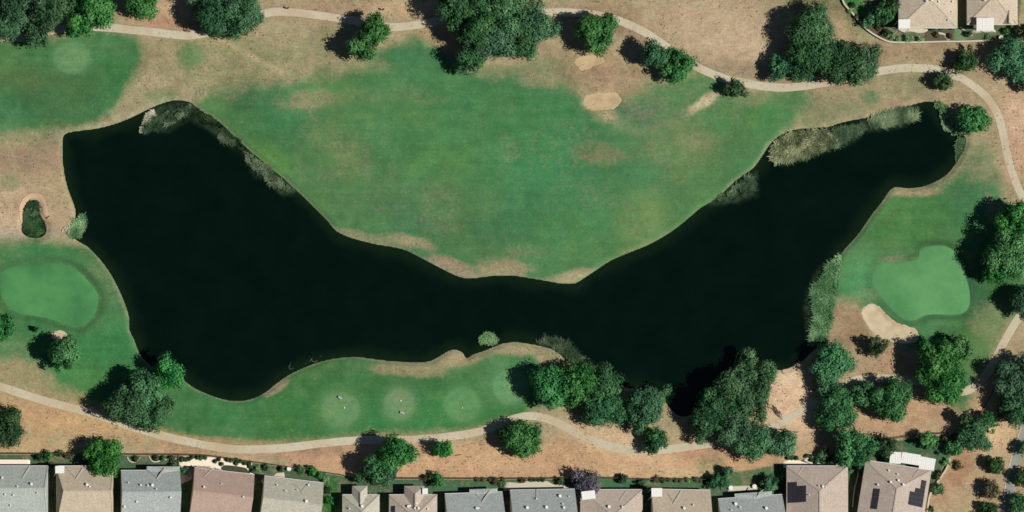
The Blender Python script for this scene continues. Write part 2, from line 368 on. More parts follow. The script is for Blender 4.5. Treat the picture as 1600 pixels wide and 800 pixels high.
GRASS = colfield((82,128,82), [
 (100,130,120,70,0,(68,116,70),.9),(30,120,60,20,0,(92,122,76),.5),(112,90,30,26,0,(98,142,92),.9),(90,140,60,30,0,(84,110,70),.4),(190,120,24,50,0,(58,116,66),.6),
 (600,200,120,50,0,(84,128,80),.6),(760,210,170,110,0,(74,132,82),.7),(850,230,60,60,0,(66,132,80),.6),(600,300,120,60,0,(84,128,84),.5),(700,260,90,40,0,(80,134,80),.5),(1000,345,40,50,15,(112,148,92),.8),(900,350,90,50,0,(72,132,84),.6),
 (1060,230,70,50,0,(98,134,88),.6),(1180,180,70,34,-20,(78,132,78),.7),(1000,175,40,20,0,(76,106,84),.5),(420,180,50,60,0,(62,118,74),.6),(430,255,40,20,40,(86,136,68),.6),(380,150,40,20,0,(66,108,74),.6),(690,320,90,50,0,(78,120,86),.3),
 (550,640,290,56,0,(64,118,66),.9),(640,650,120,30,0,(66,128,72),.6),(120,560,90,60,0,(76,134,76),.8),(170,540,40,40,0,(62,128,72),.5),(80,440,110,60,0,(72,124,74),.7),(60,385,90,12,0,(62,124,74),.7),(130,395,30,10,30,(84,112,66),.4),
 (532,640,34,31,0,(100,146,94),.85),(624,632,26,27,0,(108,142,96),.85),(722,632,29,27,0,(92,146,92),.85),(797,604,29,28,0,(98,150,98),.85),
 (1420,340,70,36,-20,(78,134,78),.8),(1500,280,40,50,0,(70,114,72),.7),(1460,360,90,30,0,(72,124,72),.6),(1540,450,40,60,0,(62,104,62),.8),(1345,430,34,42,0,(92,148,94),.9),(1500,525,50,24,0,(64,110,66),.8),(1555,510,24,40,30,(116,140,90),.8),(1520,560,30,40,20,(96,130,76),.7),
 (1300,5,80,24,0,(96,108,76),.8),(1350,180,90,16,-10,(112,132,88),.8),(1230,160,40,12,0,(96,130,86),.6),(1270,620,300,30,0,(90,112,72),.3),
 (500,20,50,10,0,(110,120,80),.8),(1440,130,40,30,0,(100,116,82),.7),(930,105,60,20,0,(90,118,76),.5)])
gd = (np.clip(gm+gm2, 0, 1)*0.92)[..., None]
gcol = np.array(srgb(78,100,76)); GRASS = GRASS*(1-gd)+gd*gcol
for x, y, rx, ry, rgb in ((950,752,60,10,(74,118,80)),(1000,755,60,10,(70,108,76)),(1160,745,60,18,(86,116,76)),(1070,758,60,8,(78,110,76)),(1400,705,100,20,(66,100,72)),(515,775,16,40,(46,102,52)),(1340,10,24,22,(52,118,66)),(1500,55,12,14,(78,136,88)),(745,755,60,7,(72,104,72)),(1500,0,60,30,(110,116,90))):
    m = (blob(x, y, rx, ry, 0, .35, .3)*np.clip(gm+gm2, 0, 1))[..., None]; GRASS = GRASS*(1-m)+m*np.array(srgb(*rgb))
DISCS = [(532,640,32,28,(116,152,106),.62),(624,632,25,26,(120,150,108),.70),(722,632,29,27,(106,152,104),.55),(797,604,29,28,(112,158,108),.6),(112,90,30,25,(112,150,104),.65)]
# dark mown collar of each green, mottled
ring = np.exp(-((D_gl-6-3*NZ1)/6.5)**2)*(0.35+0.65*sstep(30, 130, PX))+np.exp(-((D_gr-5-3*NZ1)/5.5)**2)*(0.3+0.7*sstep(1380, 1470, PX))
ring = np.clip(ring, 0, 1)[..., None]*0.85; GRASS = GRASS*(1-ring)+ring*np.array(srgb(62,100,64))
cover = over(cover, ring[..., 0]*0.8, 1.0)
tr = np.full(PX.shape, 1e9)
for (x0, y0), (x1, y1) in (((338,58),(365,72)), ((365,72),(400,92)), ((400,92),(440,112))):
    t_ = np.clip(((PX-x0)*(x1-x0)+(PY-y0)*(y1-y0))/((x1-x0)**2+(y1-y0)**2), 0, 1); tr = np.minimum(tr, np.hypot(PX-x0-(x1-x0)*t_, PY-y0-(y1-y0)*t_))
tr = (1-sstep(0.5, 7, tr+NZ4*6+NZ2*6))*.42; cover = over(cover, tr, .05); DRY = DRY*(1-tr[..., None])+tr[..., None]*np.array(srgb(196,172,130))
TEE = []
for x, y, rx, ry, rgb, st in DISCS:
    d = np.hypot((PX-x)/rx, (PY-y)/ry)+NZ2*.2; m = ((1-sstep(.84, 1.10, d))*st*.8)[..., None]; TEE.append((m, rgb)); cover = over(cover, m[..., 0], .95)
# bare grey rim where the bank meets the water
rim = (1-sstep(0.5, 4.5, D_lake+NZ2*5+NZ4*3))[..., None]*0.55
DRY = DRY*(1-rim)+rim*np.array(srgb(150,142,118)); GRASS = GRASS*(1-rim*.6)+rim*.6*np.array(srgb(112,132,100))
mott = (1+0.34*NZ1+0.42*NZ2+0.34*NZ4)[..., None]
DRY *= mott*np.array([.93, 1.0, 1.06]); GRASS *= np.array([.84, .84, .82]); GRASS *= (1+0.40*NZ1+0.30*NZ2+0.20*NZ4)[..., None]
for m, rgb in TEE: GRASS = GRASS*(1-m)+m*np.array(srgb(*rgb))*.88*(1+.3*NZ2+.2*NZ4)[..., None]
GRASS[..., 0] *= 1+0.5*NZ3+0.35*NZ2; GRASS[..., 2] *= 1-0.3*NZ3
under = sstep(-1, -8, D_lake)[..., None] if False else (1-sstep(-9, -0.5, D_shore))[..., None]
DRY = DRY*(1-under)+under*np.array(srgb(60,62,44)); cover = over(cover, under[..., 0], 0.0)

def ground_mat():
    m, t, p = nodes_mat('turf')
    pos = N(t, 'ShaderNodeNewGeometry').outputs['Position']
    ga = N(t, 'ShaderNodeAttribute', attribute_name='grass_colour').outputs['Color']
    da = N(t, 'ShaderNodeAttribute', attribute_name='dry_colour').outputs['Color']
    cv = N(t, 'ShaderNodeAttribute', attribute_name='grass_cover').outputs['Fac']
    n1 = noise(t, pos, 1.3, 4, .6); n2 = noise(t, pos, 0.35, 4, .6); n3 = noise(t, pos, 3.6, 2, .6)
    f = math_node(t, 'ADD', cv, math_node(t, 'MULTIPLY', math_node(t, 'SUBTRACT', n1, .5), 0.95))
    f = math_node(t, 'ADD', f, math_node(t, 'MULTIPLY', math_node(t, 'SUBTRACT', n2, .5), .55))
    f = math_node(t, 'ADD', math_node(t, 'MULTIPLY', math_node(t, 'SUBTRACT', f, .5), 1.15), .5, True)
    # raked, combed look of the dead grass
    mp = N(t, 'ShaderNodeMapping'); mp.inputs['Rotation'].default_value = (0, 0, .5); mp.inputs['Scale'].default_value = (.35, 2.4, 1)
    t.links.new(pos, mp.inputs['Vector']); st1 = noise(t, mp.outputs[0], 1.1, 4, .65)
    mp2 = N(t, 'ShaderNodeMapping'); mp2.inputs['Rotation'].default_value = (0, 0, -.7); mp2.inputs['Scale'].default_value = (.3, 2.2, 1)
    t.links.new(pos, mp2.inputs['Vector']); st2 = noise(t, mp2.outputs[0], 1.3, 4, .65)
    mp4 = N(t, 'ShaderNodeMapping'); mp4.inputs['Rotation'].default_value = (0, 0, 1.2); mp4.inputs['Scale'].default_value = (.09, .8, 1)
    t.links.new(pos, mp4.inputs['Vector']); st3 = noise(t, mp4.outputs[0], 1.1, 5, .7)
    st = math_node(t, 'ADD', math_node(t, 'MULTIPLY', math_node(t, 'MAXIMUM', st1, st2), .72), math_node(t, 'MULTIPLY', st3, .30))
    dsc = math_node(t, 'ADD', 0.16, math_node(t, 'ADD', math_node(t, 'MULTIPLY', st, 1.05), math_node(t, 'MULTIPLY', n3, .72)))
    mp5 = N(t, 'ShaderNodeMapping'); mp5.inputs['Rotation'].default_value = (0, 0, .06); mp5.inputs['Scale'].default_value = (.045, .55, 1)
    t.links.new(pos, mp5.inputs['Vector']); mow = noise(t, mp5.outputs[0], 1.0, 4, .6)
    n4 = noise(t, pos, 2.0, 3, .7)
    gsc = math_node(t, 'ADD', 0.14, math_node(t, 'MULTIPLY', mow, .42))
    gsc = math_node(t, 'ADD', gsc, math_node(t, 'MULTIPLY', n4, .26))
    dsc = math_node(t, 'ADD', dsc, math_node(t, 'MULTIPLY', math_node(t, 'SUBTRACT', n4, .5), .9))
    gsc = math_node(t, 'ADD', gsc, math_node(t, 'ADD', math_node(t, 'MULTIPLY', n1, .42), math_node(t, 'MULTIPLY', n3, .64)))
    def scaled(c, s):
        v = N(t, 'ShaderNodeVectorMath', operation='SCALE'); t.links.new(c, v.inputs[0]); t.links.new(s, v.inputs['Scale']); return v.outputs[0]
    c = mixcol(t, f, scaled(da, dsc), scaled(ga, gsc))
    # scattered dark tufts and pale straws
    vo = N(t, 'ShaderNodeTexVoronoi'); vo.inputs['Scale'].default_value = 1.15; t.links.new(pos, vo.inputs['Vector'])
    sp = math_node(t, 'MULTIPLY', math_node(t, 'LESS_THAN', vo.outputs['Distance'], .17), math_node(t, 'GREATER_THAN', n2, .50))
    c = mixcol(t, math_node(t, 'MULTIPLY', sp, .38), c, srgb(40,62,42))
    vo2 = N(t, 'ShaderNodeTexVoronoi'); vo2.inputs['Scale'].default_value = .9; 
    mp3 = N(t, 'ShaderNodeMapping'); mp3.inputs['Location'].default_value = (31, 17, 3); t.links.new(pos, mp3.inputs['Vector']); t.links.new(mp3.outputs[0], vo2.inputs['Vector'])
    sp2 = math_node(t, 'MULTIPLY', math_node(t, 'LESS_THAN', vo2.outputs['Distance'], .15), math_node(t, 'LESS_THAN', n2, .50))
    c = mixcol(t, math_node(t, 'MULTIPLY', math_node(t, 'MULTIPLY', sp2, n3), .22), c, srgb(214,200,160))
    t.links.new(c, p.inputs['Base Color']); p.inputs['Roughness'].default_value = .95; p.inputs['Specular IOR Level'].default_value = .1
    b = N(t, 'ShaderNodeBump'); b.inputs['Strength'].default_value = .5; b.inputs['Distance'].default_value = .12
    t.links.new(math_node(t, 'ADD', n1, n3), b.inputs['Height']); t.links.new(b.outputs[0], p.inputs['Normal'])
    return m
nx, ny = len(ax_), len(ay_)
V = np.stack([gx(PX), gy(PY), H], -1).reshape(-1, 3)
ii, jj = np.meshgrid(np.arange(nx-1), np.arange(ny-1)); a0 = (jj*nx+ii).ravel()
F = np.stack([a0, a0+nx, a0+nx+1, a0+1], -1)
ones = np.ones(PX.shape+(1,))
ground = mesh_np('ground', V, F, ground_mat(), attr={
    'grass_colour': ('FLOAT_COLOR', np.concatenate([GRASS, ones], -1)), 'dry_colour': ('FLOAT_COLOR', np.concatenate([DRY, ones], -1)),
    'grass_cover': ('FLOAT', cover)}, smooth=True)
tag(ground, kind='structure')

# ------------------------------------------------------------------ water
def water_mat():
    m, t, p = nodes_mat('pond_water')
    pos = N(t, 'ShaderNodeNewGeometry').outputs['Position']
    sh = N(t, 'ShaderNodeAttribute', attribute_name='shallow').outputs['Fac']; wd = N(t, 'ShaderNodeAttribute', attribute_name='weed').outputs['Fac']
    n = noise(t, pos, .12, 5, .6); n2 = noise(t, pos, .5, 4, .6)
    f = math_node(t, 'MULTIPLY', sh, math_node(t, 'ADD', .35, math_node(t, 'MULTIPLY', n2, 1.1)), True)
    deep = mixcol(t, math_node(t, 'MULTIPLY', math_node(t, 'SUBTRACT', n, .35), 2.2, True), (.0010,.0055,.0030), (.0018,.0078,.0045))
    c = mixcol(t, f, deep, (.0060,.015,.006))
    wf = math_node(t, 'MULTIPLY', wd, math_node(t, 'MULTIPLY', math_node(t, 'SUBTRACT', noise(t, pos, .7, 5, .7), .32), 2.6, True), True)
    c = mixcol(t, wf, c, (.045,.075,.040))
    t.links.new(c, p.inputs['Base Color']); p.inputs['Roughness'].default_value = .12; p.inputs['IOR'].default_value = 1.33
    b = N(t, 'ShaderNodeBump'); b.inputs['Strength'].default_value = .25; b.inputs['Distance'].default_value = .05
    t.links.new(noise(t, pos, 2.2, 3, .6), b.inputs['Height']); t.links.new(b.outputs[0], p.inputs['Normal'])
    return m
WEED = [[(1205,250),(1207,232),(1217,215),(1236,202),(1292,198),(1310,214),(1298,236),(1262,248),(1225,254)],[(1300,205),(1350,192),(1345,212),(1308,234)],[(1352,188),(1434,168),(1436,182),(1400,198),(1356,204)],
 [(1108,318),(1150,288),(1182,270),(1180,302),(1136,317)],[(384,237),(424,262),(462,296),(440,300),(402,272)],[(220,206),(236,174),(270,160),(300,160),(345,192),(372,216),(364,230),(336,212),(300,178),(262,200)],
 [(1270,548),(1262,500),(1264,455),(1285,420),(1312,396),(1320,400),(1298,520)],[(836,536),(870,530),(920,566),(932,584),(880,562)]]
WM = water_mat()
def water_sheet(name, x0, x1, y0, y1, step, poly, z):
    xs = np.arange(x0, x1+step, step); ys = np.arange(y0, y1+step, step); X, Y = np.meshgrid(xs, ys)
    d = sdf(X, Y, poly); n = len(xs)
    wob = fbm(X, Y, 30, 77, 4)
    s = 1-sstep(0, 1, -d/(10+26*wob))
    keep = (d < 14)
    wdm = np.zeros(X.shape)
    for q_ in WEED: wdm = np.maximum(wdm, 1-sstep(-4, 7, sdf(X, Y, np.array(q_, float))+(wob-.5)*16))
    i, j = np.meshgrid(np.arange(n-1), np.arange(len(ys)-1)); q = (j*n+i).ravel()
    f = np.stack([q, q+n, q+n+1, q+1], -1); k = keep.ravel(); f = f[k[f].any(1)]
    used = np.unique(f); mp = np.full(X.size, -1); mp[used] = np.arange(len(used))
    v = np.stack([gx(X), gy(Y), np.full(X.shape, z)], -1).reshape(-1, 3)[used]
    o = mesh_np(name, v, mp[f], WM, attr={'shallow': ('FLOAT', s.ravel()[used]), 'weed': ('FLOAT', wdm.ravel()[used])}, smooth=True)
    return tag(o, kind='structure')
water_sheet('lake_water', 84, 1528, 144, 664, 4.0, GSEG['lake'], WATER_Z)
water_sheet('pond_water', 24, 84, 300, 384, 4.0, GSEG['pond'], WATER_Z-0.05)

# ------------------------------------------------------------------ sheets laid on the ground
def drape(name, pts, mat, lift=0.045, rings=8, sub=4, smooth=True, jag=0.0):
    P = smooth_poly(pts, sub=sub) if smooth else np.array(pts, float)
    if jag: P = P+np.stack([fbm(P[:,0]*9, P[:,1]*9, 30, 5, 2)-.5, fbm(P[:,0]*9, P[:,1]*9, 30, 15, 2)-.5], 1)*jag
    if not smooth:   # densify straight edges
        Q = []
        for a, b in zip(P, np.roll(P, -1, 0)):
            n = max(1, int(np.hypot(*(b-a))/5))
            for k in range(n): Q.append(a+(b-a)*k/n)
        P = np.array(Q)
    c = P.mean(0); n = len(P)
    ts = [1.0]+[0.985-0.985*k/rings for k in range(rings)]
    v = []; f = []
    for i, t in enumerate(ts):
        q = c+(P-c)*t; z = hgt(q[:,0], q[:,1])+(lift if i else 0.004)
        v += [(gx(x), gy(y), float(zz)) for (x, y), zz in zip(q, z)]
    v.append((gx(c[0]), gy(c[1]), float(hgt(c[0], c[1]))+lift)); L = len(v)-1
    mb = MB(); mb.v = v
    for i in range(len(ts)-1):
        for k in range(n): mb.f.append((i*n+k, i*n+(k+1) % n, (i+1)*n+(k+1) % n, (i+1)*n+k))
    b = (len(ts)-1)*n
    for k in range(n): mb.f.append((b+k, b+(k+1) % n, L))
    # face upwards
    ar = 0.5*np.sum(P[:,0]*np.roll(P[:,1], -1)-P[:,1]*np.roll(P[:,0], -1))
    if ar > 0: mb.f = [tuple(reversed(q)) for q in mb.f]
    mb.mi = [0]*len(mb.f)
    o = mb.build(name, mat)
    o.data.polygons.foreach_set('use_smooth', [True]*len(o.data.polygons))
    return tag(o, kind='structure')
def ribbon(name, pts, width, mat, lift=0.045, step=6.0, wob=0.0):
    P = smooth_poly(pts, closed=False, sub=8)
    seg = np.hypot(*np.diff(P, axis=0).T); L = np.concatenate([[0], np.cumsum(seg)]); n = max(2, int(L[-1]/step))
    tt = np.linspace(0, L[-1], n); x = np.interp(tt, L, P[:,0]); y = np.interp(tt, L, P[:,1])
    dx = np.gradient(x); dy = np.gradient(y); l = np.hypot(dx, dy); nxx, nyy = -dy/l, dx/l
    wds = (np.interp(tt/L[-1], np.linspace(0, 1, len(width)), width) if isinstance(width, (list, tuple)) else np.full(n, float(width)))
    r = np.random.default_rng(len(pts)*31+int(pts[0][0]))
    cols = [-1, -.93, -.5, 0, .5, .93, 1]; v = []; mb = MB()
    e1 = np.convolve(r.normal(0, wob, n+4), np.ones(5)/5, 'valid'); e2 = np.convolve(r.normal(0, wob, n+4), np.ones(5)/5, 'valid')
    for i in range(n):
        for c in cols:
            wd = wds[i]/2+(e1[i] if c < 0 else e2[i])*(abs(c) > .6)
            qx, qy = x[i]+nxx[i]*wd*c, y[i]+nyy[i]*wd*c
            mb.v.append((gx(qx), gy(qy), float(hgt(qx, qy))+(0.004 if abs(c) == 1 else lift)))
    m = len(cols)
    for i in range(n-1):
        for k in range(m-1): mb.f.append((i*m+k, i*m+k+1, (i+1)*m+k+1, (i+1)*m+k))
    mb.mi = [0]*len(mb.f)
    o = mb.build(name, mat)
    o.data.update()
    if o.data.polygons[0].normal.z < 0: o.data.flip_normals()
    return tag(o, kind='structure')

M_green = simple('green_turf', srgb(92,148,94), .9, .12, .6, 3.0, tint=srgb(74,132,80), tintscale=.09)
M_sand = simple('bunker_sand', srgb(196,182,152), .95, .07, .8, 4.0, bump=.3, tint=srgb(186,166,134), tintscale=.5)
M_path = simple('path_concrete', srgb(192,184,160), .9, .07, .3, 3.0, tint=srgb(184,166,138), tintscale=.12)
_t = M_path.node_tree; _p = _t.nodes['Principled BSDF']; _src = _p.inputs['Base Color'].links[0].from_socket
_g = N(_t, 'ShaderNodeNewGeometry').outputs['Position']
_st = noise(_t, _g, .9, 5, .7)
_t.links.new(mixcol(_t, math_node(_t, 'MULTIPLY', math_node(_t, 'SUBTRACT', _st, .52), 2.2, True), _src, srgb(150,132,104)), _p.inputs['Base Color'])
M_road = simple('grey_asphalt', srgb(146,148,138), .9, .07, .5, 4.0, tint=srgb(132,136,128), tintscale=.2)
M_slab = simple('pale_concrete', srgb(196,188,168), .85, .06, .5, 3.0)
M_white = simple('white_gravel', srgb(238,224,202), .9, .08, 1.5, 6.0, bump=.3)
M_mulch = simple('bark_mulch', srgb(92,84,66), .95, .3, 1.5, 6.0, bump=.5)
drape('putting_green', GREEN_L, simple('left_green_turf', srgb(78,138,82), .9, .12, .5, 3.0, tint=srgb(60,118,68), tintscale=.08))
drape('putting_green', GREEN_R, M_green)
M_sand2 = simple('weathered_sand', srgb(190,170,134), .95, .10, .6, 4.0, tint=srgb(172,148,114), tintscale=.35)
for k_, b in enumerate(BUNKERS): drape('sand_bunker', b, M_sand2 if k_ < 2 else M_sand, lift=.03 if k_ < 2 else .05, sub=8, jag=4.5 if k_ < 2 else 2.5)
ribbon('cart_path', [(-40,54),(0,58),(40,58),(85,47),(130,42),(170,43),(220,48),(285,55),(330,50),(370,32),(410,22),(440,18),(500,24),(545,31),(580,39),(620,42),(660,37),(700,30),(760,22),(830,20),(880,19),(920,22),(960,30),(1000,46),(1040,72),(1070,93),(1100,110),(1130,122),(1165,130),(1200,136),(1240,136),(1285,130),(1330,121),(1375,111),(1420,106),(1460,108),(1490,117),(1518,132),(1543,154),(1558,178),(1566,205),(1573,240),(1583,275),(1596,305),(1612,335),(1625,380),(1630,430),(1615,465),(1590,498),(1568,536),(1548,574),(1528,600),(1500,612),(1455,600),(1400,592),(1345,592),(1305,608),(1265,636),(1225,657),(1185,678),(1125,691),(1080,697),(1040,702),(1000,704),(960,699),(925,688),(890,671),(860,656),(830,650),(800,655),(770,667),(740,676),(700,682),(640,687),(560,688),(500,693),(440,700),(380,702),(330,697),(290,689),(245,678),(200,665),(150,647),(110,637),(60,623),(0,604),(-40,592)], 12.5, M_path, wob=.5)
ribbon('foot_path', [(1612,640),(1601,672),(1592,700),(1584,730),(1578,765),(1572,800),(1566,840)], [13,15,17,17,18,19,20], M_road)
ribbon('mow_strip', [(1556,600),(1546,622),(1530,648)], 2.0, simple('brown_edging', srgb(120,94,72), .9), lift=.03)  # edge of the track, plain brown
ribbon('mow_strip', [(1596,668),(1586,695),(1577,728),(1570,764),(1563,805),(1558,840)], 2.2, M_path, lift=.06)
# bank spit at the water's corner
drape('bank_edging', [(1222,578),(1234,573),(1247,564),(1251,566),(1248,572),(1240,580),(1236,588),(1226,586)], simple('bank_stone', srgb(206,184,152), .9, .1), lift=.14)

# ------------------------------------------------------------------ vegetation
KIND = {
 'oak':   (srgb(34,72,46), srgb(96,140,98), 0.28, 1.0),
 'olive': (srgb(40,84,52), srgb(110,156,104), 0.28, 1.0),
 'leafy': (srgb(24,80,44), srgb(94,160,90), 0.31, 1.15),
 'teal':  (srgb(36,80,54), srgb(100,152,106), 0.29, 1.0),
 'pale':  (srgb(68,110,72), srgb(130,172,120), 0.27, 1.0),
 'mint':  (srgb(96,146,92), srgb(148,190,130), 0.24, 1.0),
 'brown': (srgb(64,62,42), srgb(116,112,82), 0.28, 1.0),
 'purple':(srgb(78,76,88), srgb(140,134,148), 0.28, 1.0),
 'dark':  (srgb(32,62,36), srgb(74,108,66), 0.30, 1.0),
}
LM = {k: leafmat('leaves_'+k, v[0], v[1]) for k, v in KIND.items()}
BARK = simple('bark', (.16,.12,.085), .95, .3, 2.0)
def leaf_cards(P, Nn, size, r):
    n = len(P)
    a = np.cross(Nn, r.normal(size=(n, 3))); a /= np.linalg.norm(a, axis=1, keepdims=True)+1e-9
    b = np.cross(Nn, a)
    s = (size*r.uniform(.6, 1.35, n))[:, None]
    q = np.stack([P-a*s, P-b*s*.55+Nn*s*.18, P+a*s, P+b*s*.55+Nn*s*.18], 1)
    return q.reshape(-1, 3), np.arange(n*4).reshape(n, 4)
def crown_mesh(name, rx, ry, rz, zc, kind, seed, parent=None, loc=None, dens=1.0, base_cut=-.86, spiky=0.0):
    r = np.random.default_rng(seed)
    R = (rx+ry)/2
    nl = int(np.clip(9+R*R*1.15, 10, 52))
    lr = np.clip(R*.36, .40, 1.9)
    # lobe centres in the dome, plus a few that stick out
    u = r.normal(size=(nl, 3)); u /= np.linalg.norm(u, axis=1, keepdims=True); u[:, 2] = np.where(r.random(nl) < .62, np.abs(u[:, 2]), -np.abs(u[:, 2])*.8)
    rad = r.uniform(.18, .80, nl)[:, None]**.55
    wob = 1+.20*np.sin(3*np.arctan2(u[:,1], u[:,0])+seed)+.13*np.sin(5*np.arctan2(u[:,1], u[:,0])+seed*2.3)
    C = u*rad*np.array([rx, ry, rz])*.82*np.stack([wob, wob, np.ones(nl)], 1)
    C = np.concatenate([C, r.uniform(-.35, .35, (max(3, nl//6), 3))*np.array([rx, ry, rz])])
    nl = len(C)
    LR = lr*r.uniform(.6, 1.25, nl)
    ltint = r.uniform(.12, .78, nl)
    Ps = []; Ns = []; T = []
    size = KIND[kind][2]*(1 if R > 1.5 else .62)
    for k in range(nl):
        # each lobe is a head of smaller leafy clumps
        m = int(np.clip(9+LR[k]*7, 9, 24))
        ds = r.normal(size=(m, 3)); ds /= np.linalg.norm(ds, axis=1, keepdims=True); ds[:, 2] = np.where(r.random(m) < .75, np.abs(ds[:, 2]), ds[:, 2])
        sr = LR[k]*r.uniform(.30, .52, m); sc_ = ds*LR[k]*r.uniform(.55, .88, (m, 1))*np.array([1, 1, .8])
        stn = r.normal(0, .13, m)
        for q in range(m):
            n = int(4*math.pi*sr[q]**2*dens*(.105/(size*size))*1.25)+2
            d = r.normal(size=(n, 3)); d /= np.linalg.norm(d, axis=1, keepdims=True)
            rr = sr[q]*(1+r.normal(0, .12, n)) + spiky*LR[k]*(r.random(n)**4)
            Ps.append(C[k]+sc_[q]+d*rr[:, None]); Ns.append(d*.65+ds[q]*.55); T.append(np.clip(ltint[k]+stn[q]+r.normal(0, .06, n), 0, 1))
    P = np.concatenate(Ps); Nn = np.concatenate(Ns); T = np.concatenate(T)
    # drop leaves buried well inside other lobes, and those under the crown's floor
    e = np.sqrt((P[:,0]/rx)**2+(P[:,1]/ry)**2+(P[:,2]/rz)**2)
    keep = (P[:,2] > base_cut*rz) & (e > .22)
    P, Nn, T = P[keep], Nn[keep], T[keep]
    Nn = Nn+r.normal(size=P.shape)*.16+np.array([0, 0, .12]); Nn /= np.linalg.norm(Nn, axis=1, keepdims=True)
    P[:, 2] += zc
    V, F = leaf_cards(P, Nn, size, r)
    o = mesh_np(name, V, F, LM[kind], parent, attr={'tint': ('FLOAT', np.repeat(T, 4))})
    if loc is not None: o.location = loc
    return o
def trunk_mesh(h, R, seed, parent, rad=None):
    r = random.Random(seed); mb = MB(); rad = rad or max(.07, R*.075)
    lean = (r.uniform(-.3, .3), r.uniform(-.3, .3))
    top = (lean[0], lean[1], h*.62)
    mb.tube([(0,0,-.15), (0,0,.25), (lean[0]*.4, lean[1]*.4, h*.3), top], [rad*1.6, rad*1.1, rad*.85, rad*.55])
    for k in range(5 if R > 2.2 else 3):
        a = k*2.399+r.uniform(-.4, .4); z0 = h*r.uniform(.26, .5)
        e = (math.cos(a)*R*.62, math.sin(a)*R*.62, h*r.uniform(.55, .78))
        m = (e[0]*.45+lean[0]*.5, e[1]*.45+lean[1]*.5, (z0+e[2])/2+.15)
        mb.tube([(lean[0]*.5, lean[1]*.5, z0), m, e], [rad*.5, rad*.34, rad*.13], 5)
    return mb.build('trunk', BARK, parent)
_seed = [100]
def tree(px, py, r, zc, kind, label, group='trees on the golf course', name='tree', ry=None, cat='tree', dens=1.0):
    _seed[0] += 1
    x, y = place(px, py, zc); z = hw(x, y)
    root = empty(name, (x, y, z))
    tag(root, label, cat, group)
    r = r*1.15; R = r*S; Ry = (ry*1.15 if ry else r)*S
    zc = zc*.71; x, y = place(px, py, zc); root.location = (x, y, hw(x, y)); rz = zc*.82 if zc < R*1.15 else R*.95
    top = zc+rz
    trunk_mesh(top, R*.9, _seed[0], root)
    crown_mesh('crown', R, Ry, rz, zc, kind, _seed[0], root, dens=dens)
    return root
def shrub(px, py, r, kind, label, group='garden shrubs', name='shrub', hgtm=None, ry=None, cat='shrub', dens=1.0, spiky=0.0):
    _seed[0] += 1
    R = r*S; zc = hgtm*.5 if hgtm else R*.75
    x, y = place(px, py, zc); z = hw(x, y)
    o = crown_mesh(name, R, (ry or r)*S, zc*1.0, zc, kind, _seed[0], loc=(x, y, z), dens=dens, base_cut=-.98, spiky=spiky)
    return tag(o, label, cat, group)

# ------------------------------------------------------------------ houses
def roofmat(name, col, tint):
    if name in MATS: return MATS[name]
    m, t, p = nodes_mat(name)
    pos = N(t, 'ShaderNodeNewGeometry').outputs['Position']
    n = noise(t, pos, 2.6, 3, .65); n2 = noise(t, pos, .5, 4, .6); n3 = noise(t, pos, 7.0, 2, .6)
    c = mixcol(t, math_node(t, 'MULTIPLY', math_node(t, 'SUBTRACT', n, .38), 3.2, True), tuple(col), tuple(tint))
    s = math_node(t, 'ADD', .66, math_node(t, 'ADD', math_node(t, 'MULTIPLY', n2, .28), math_node(t, 'MULTIPLY', n3, .40)))
    v = N(t, 'ShaderNodeVectorMath', operation='SCALE'); t.links.new(c, v.inputs[0]); t.links.new(s, v.inputs['Scale'])
    # tile courses as a fine step in depth
    w_ = N(t, 'ShaderNodeTexWave', wave_type='BANDS', bands_direction='Z', wave_profile='SAW'); w_.inputs['Scale'].default_value = 2.2
    w_.inputs['Distortion'].default_value = 0.6; t.links.new(pos, w_.inputs['Vector'])
    t.links.new(v.outputs[0], p.inputs['Base Color'])
    b = N(t, 'ShaderNodeBump'); b.inputs['Strength'].default_value = .35; b.inputs['Distance'].default_value = .05
    t.links.new(math_node(t, 'ADD', w_.outputs['Fac'], n), b.inputs['Height']); t.links.new(b.outputs[0], p.inputs['Normal'])
    p.inputs['Roughness'].default_value = .9; p.inputs['Specular IOR Level'].default_value = .2
    MATS[name] = m; return m
M_wall = simple('stucco', srgb(196,182,156), .9, .06)
M_trim = simple('white_paint', (.78,.77,.73), .6, .03)
M_lit_strip_flash = simple('lit_strip_and_flashing', (.42,.40,.34), .6, .06)  # pale colour for painted sunlit roof strips, and for skylight rims
M_dark = simple('dark_metal', (.03,.03,.03), .6, .1)
M_glass = simple('window_glass', (.03,.04,.045), .08, .0)
M_panel = simple('solar_cells', (.034,.034,.042), .25, .12, 1.2, 4.0)
M_frame = simple('panel_frame', (.10,.10,.12), .4, .05)
M_rail = simple('bronze_fence', (.07,.055,.04), .6, .1)

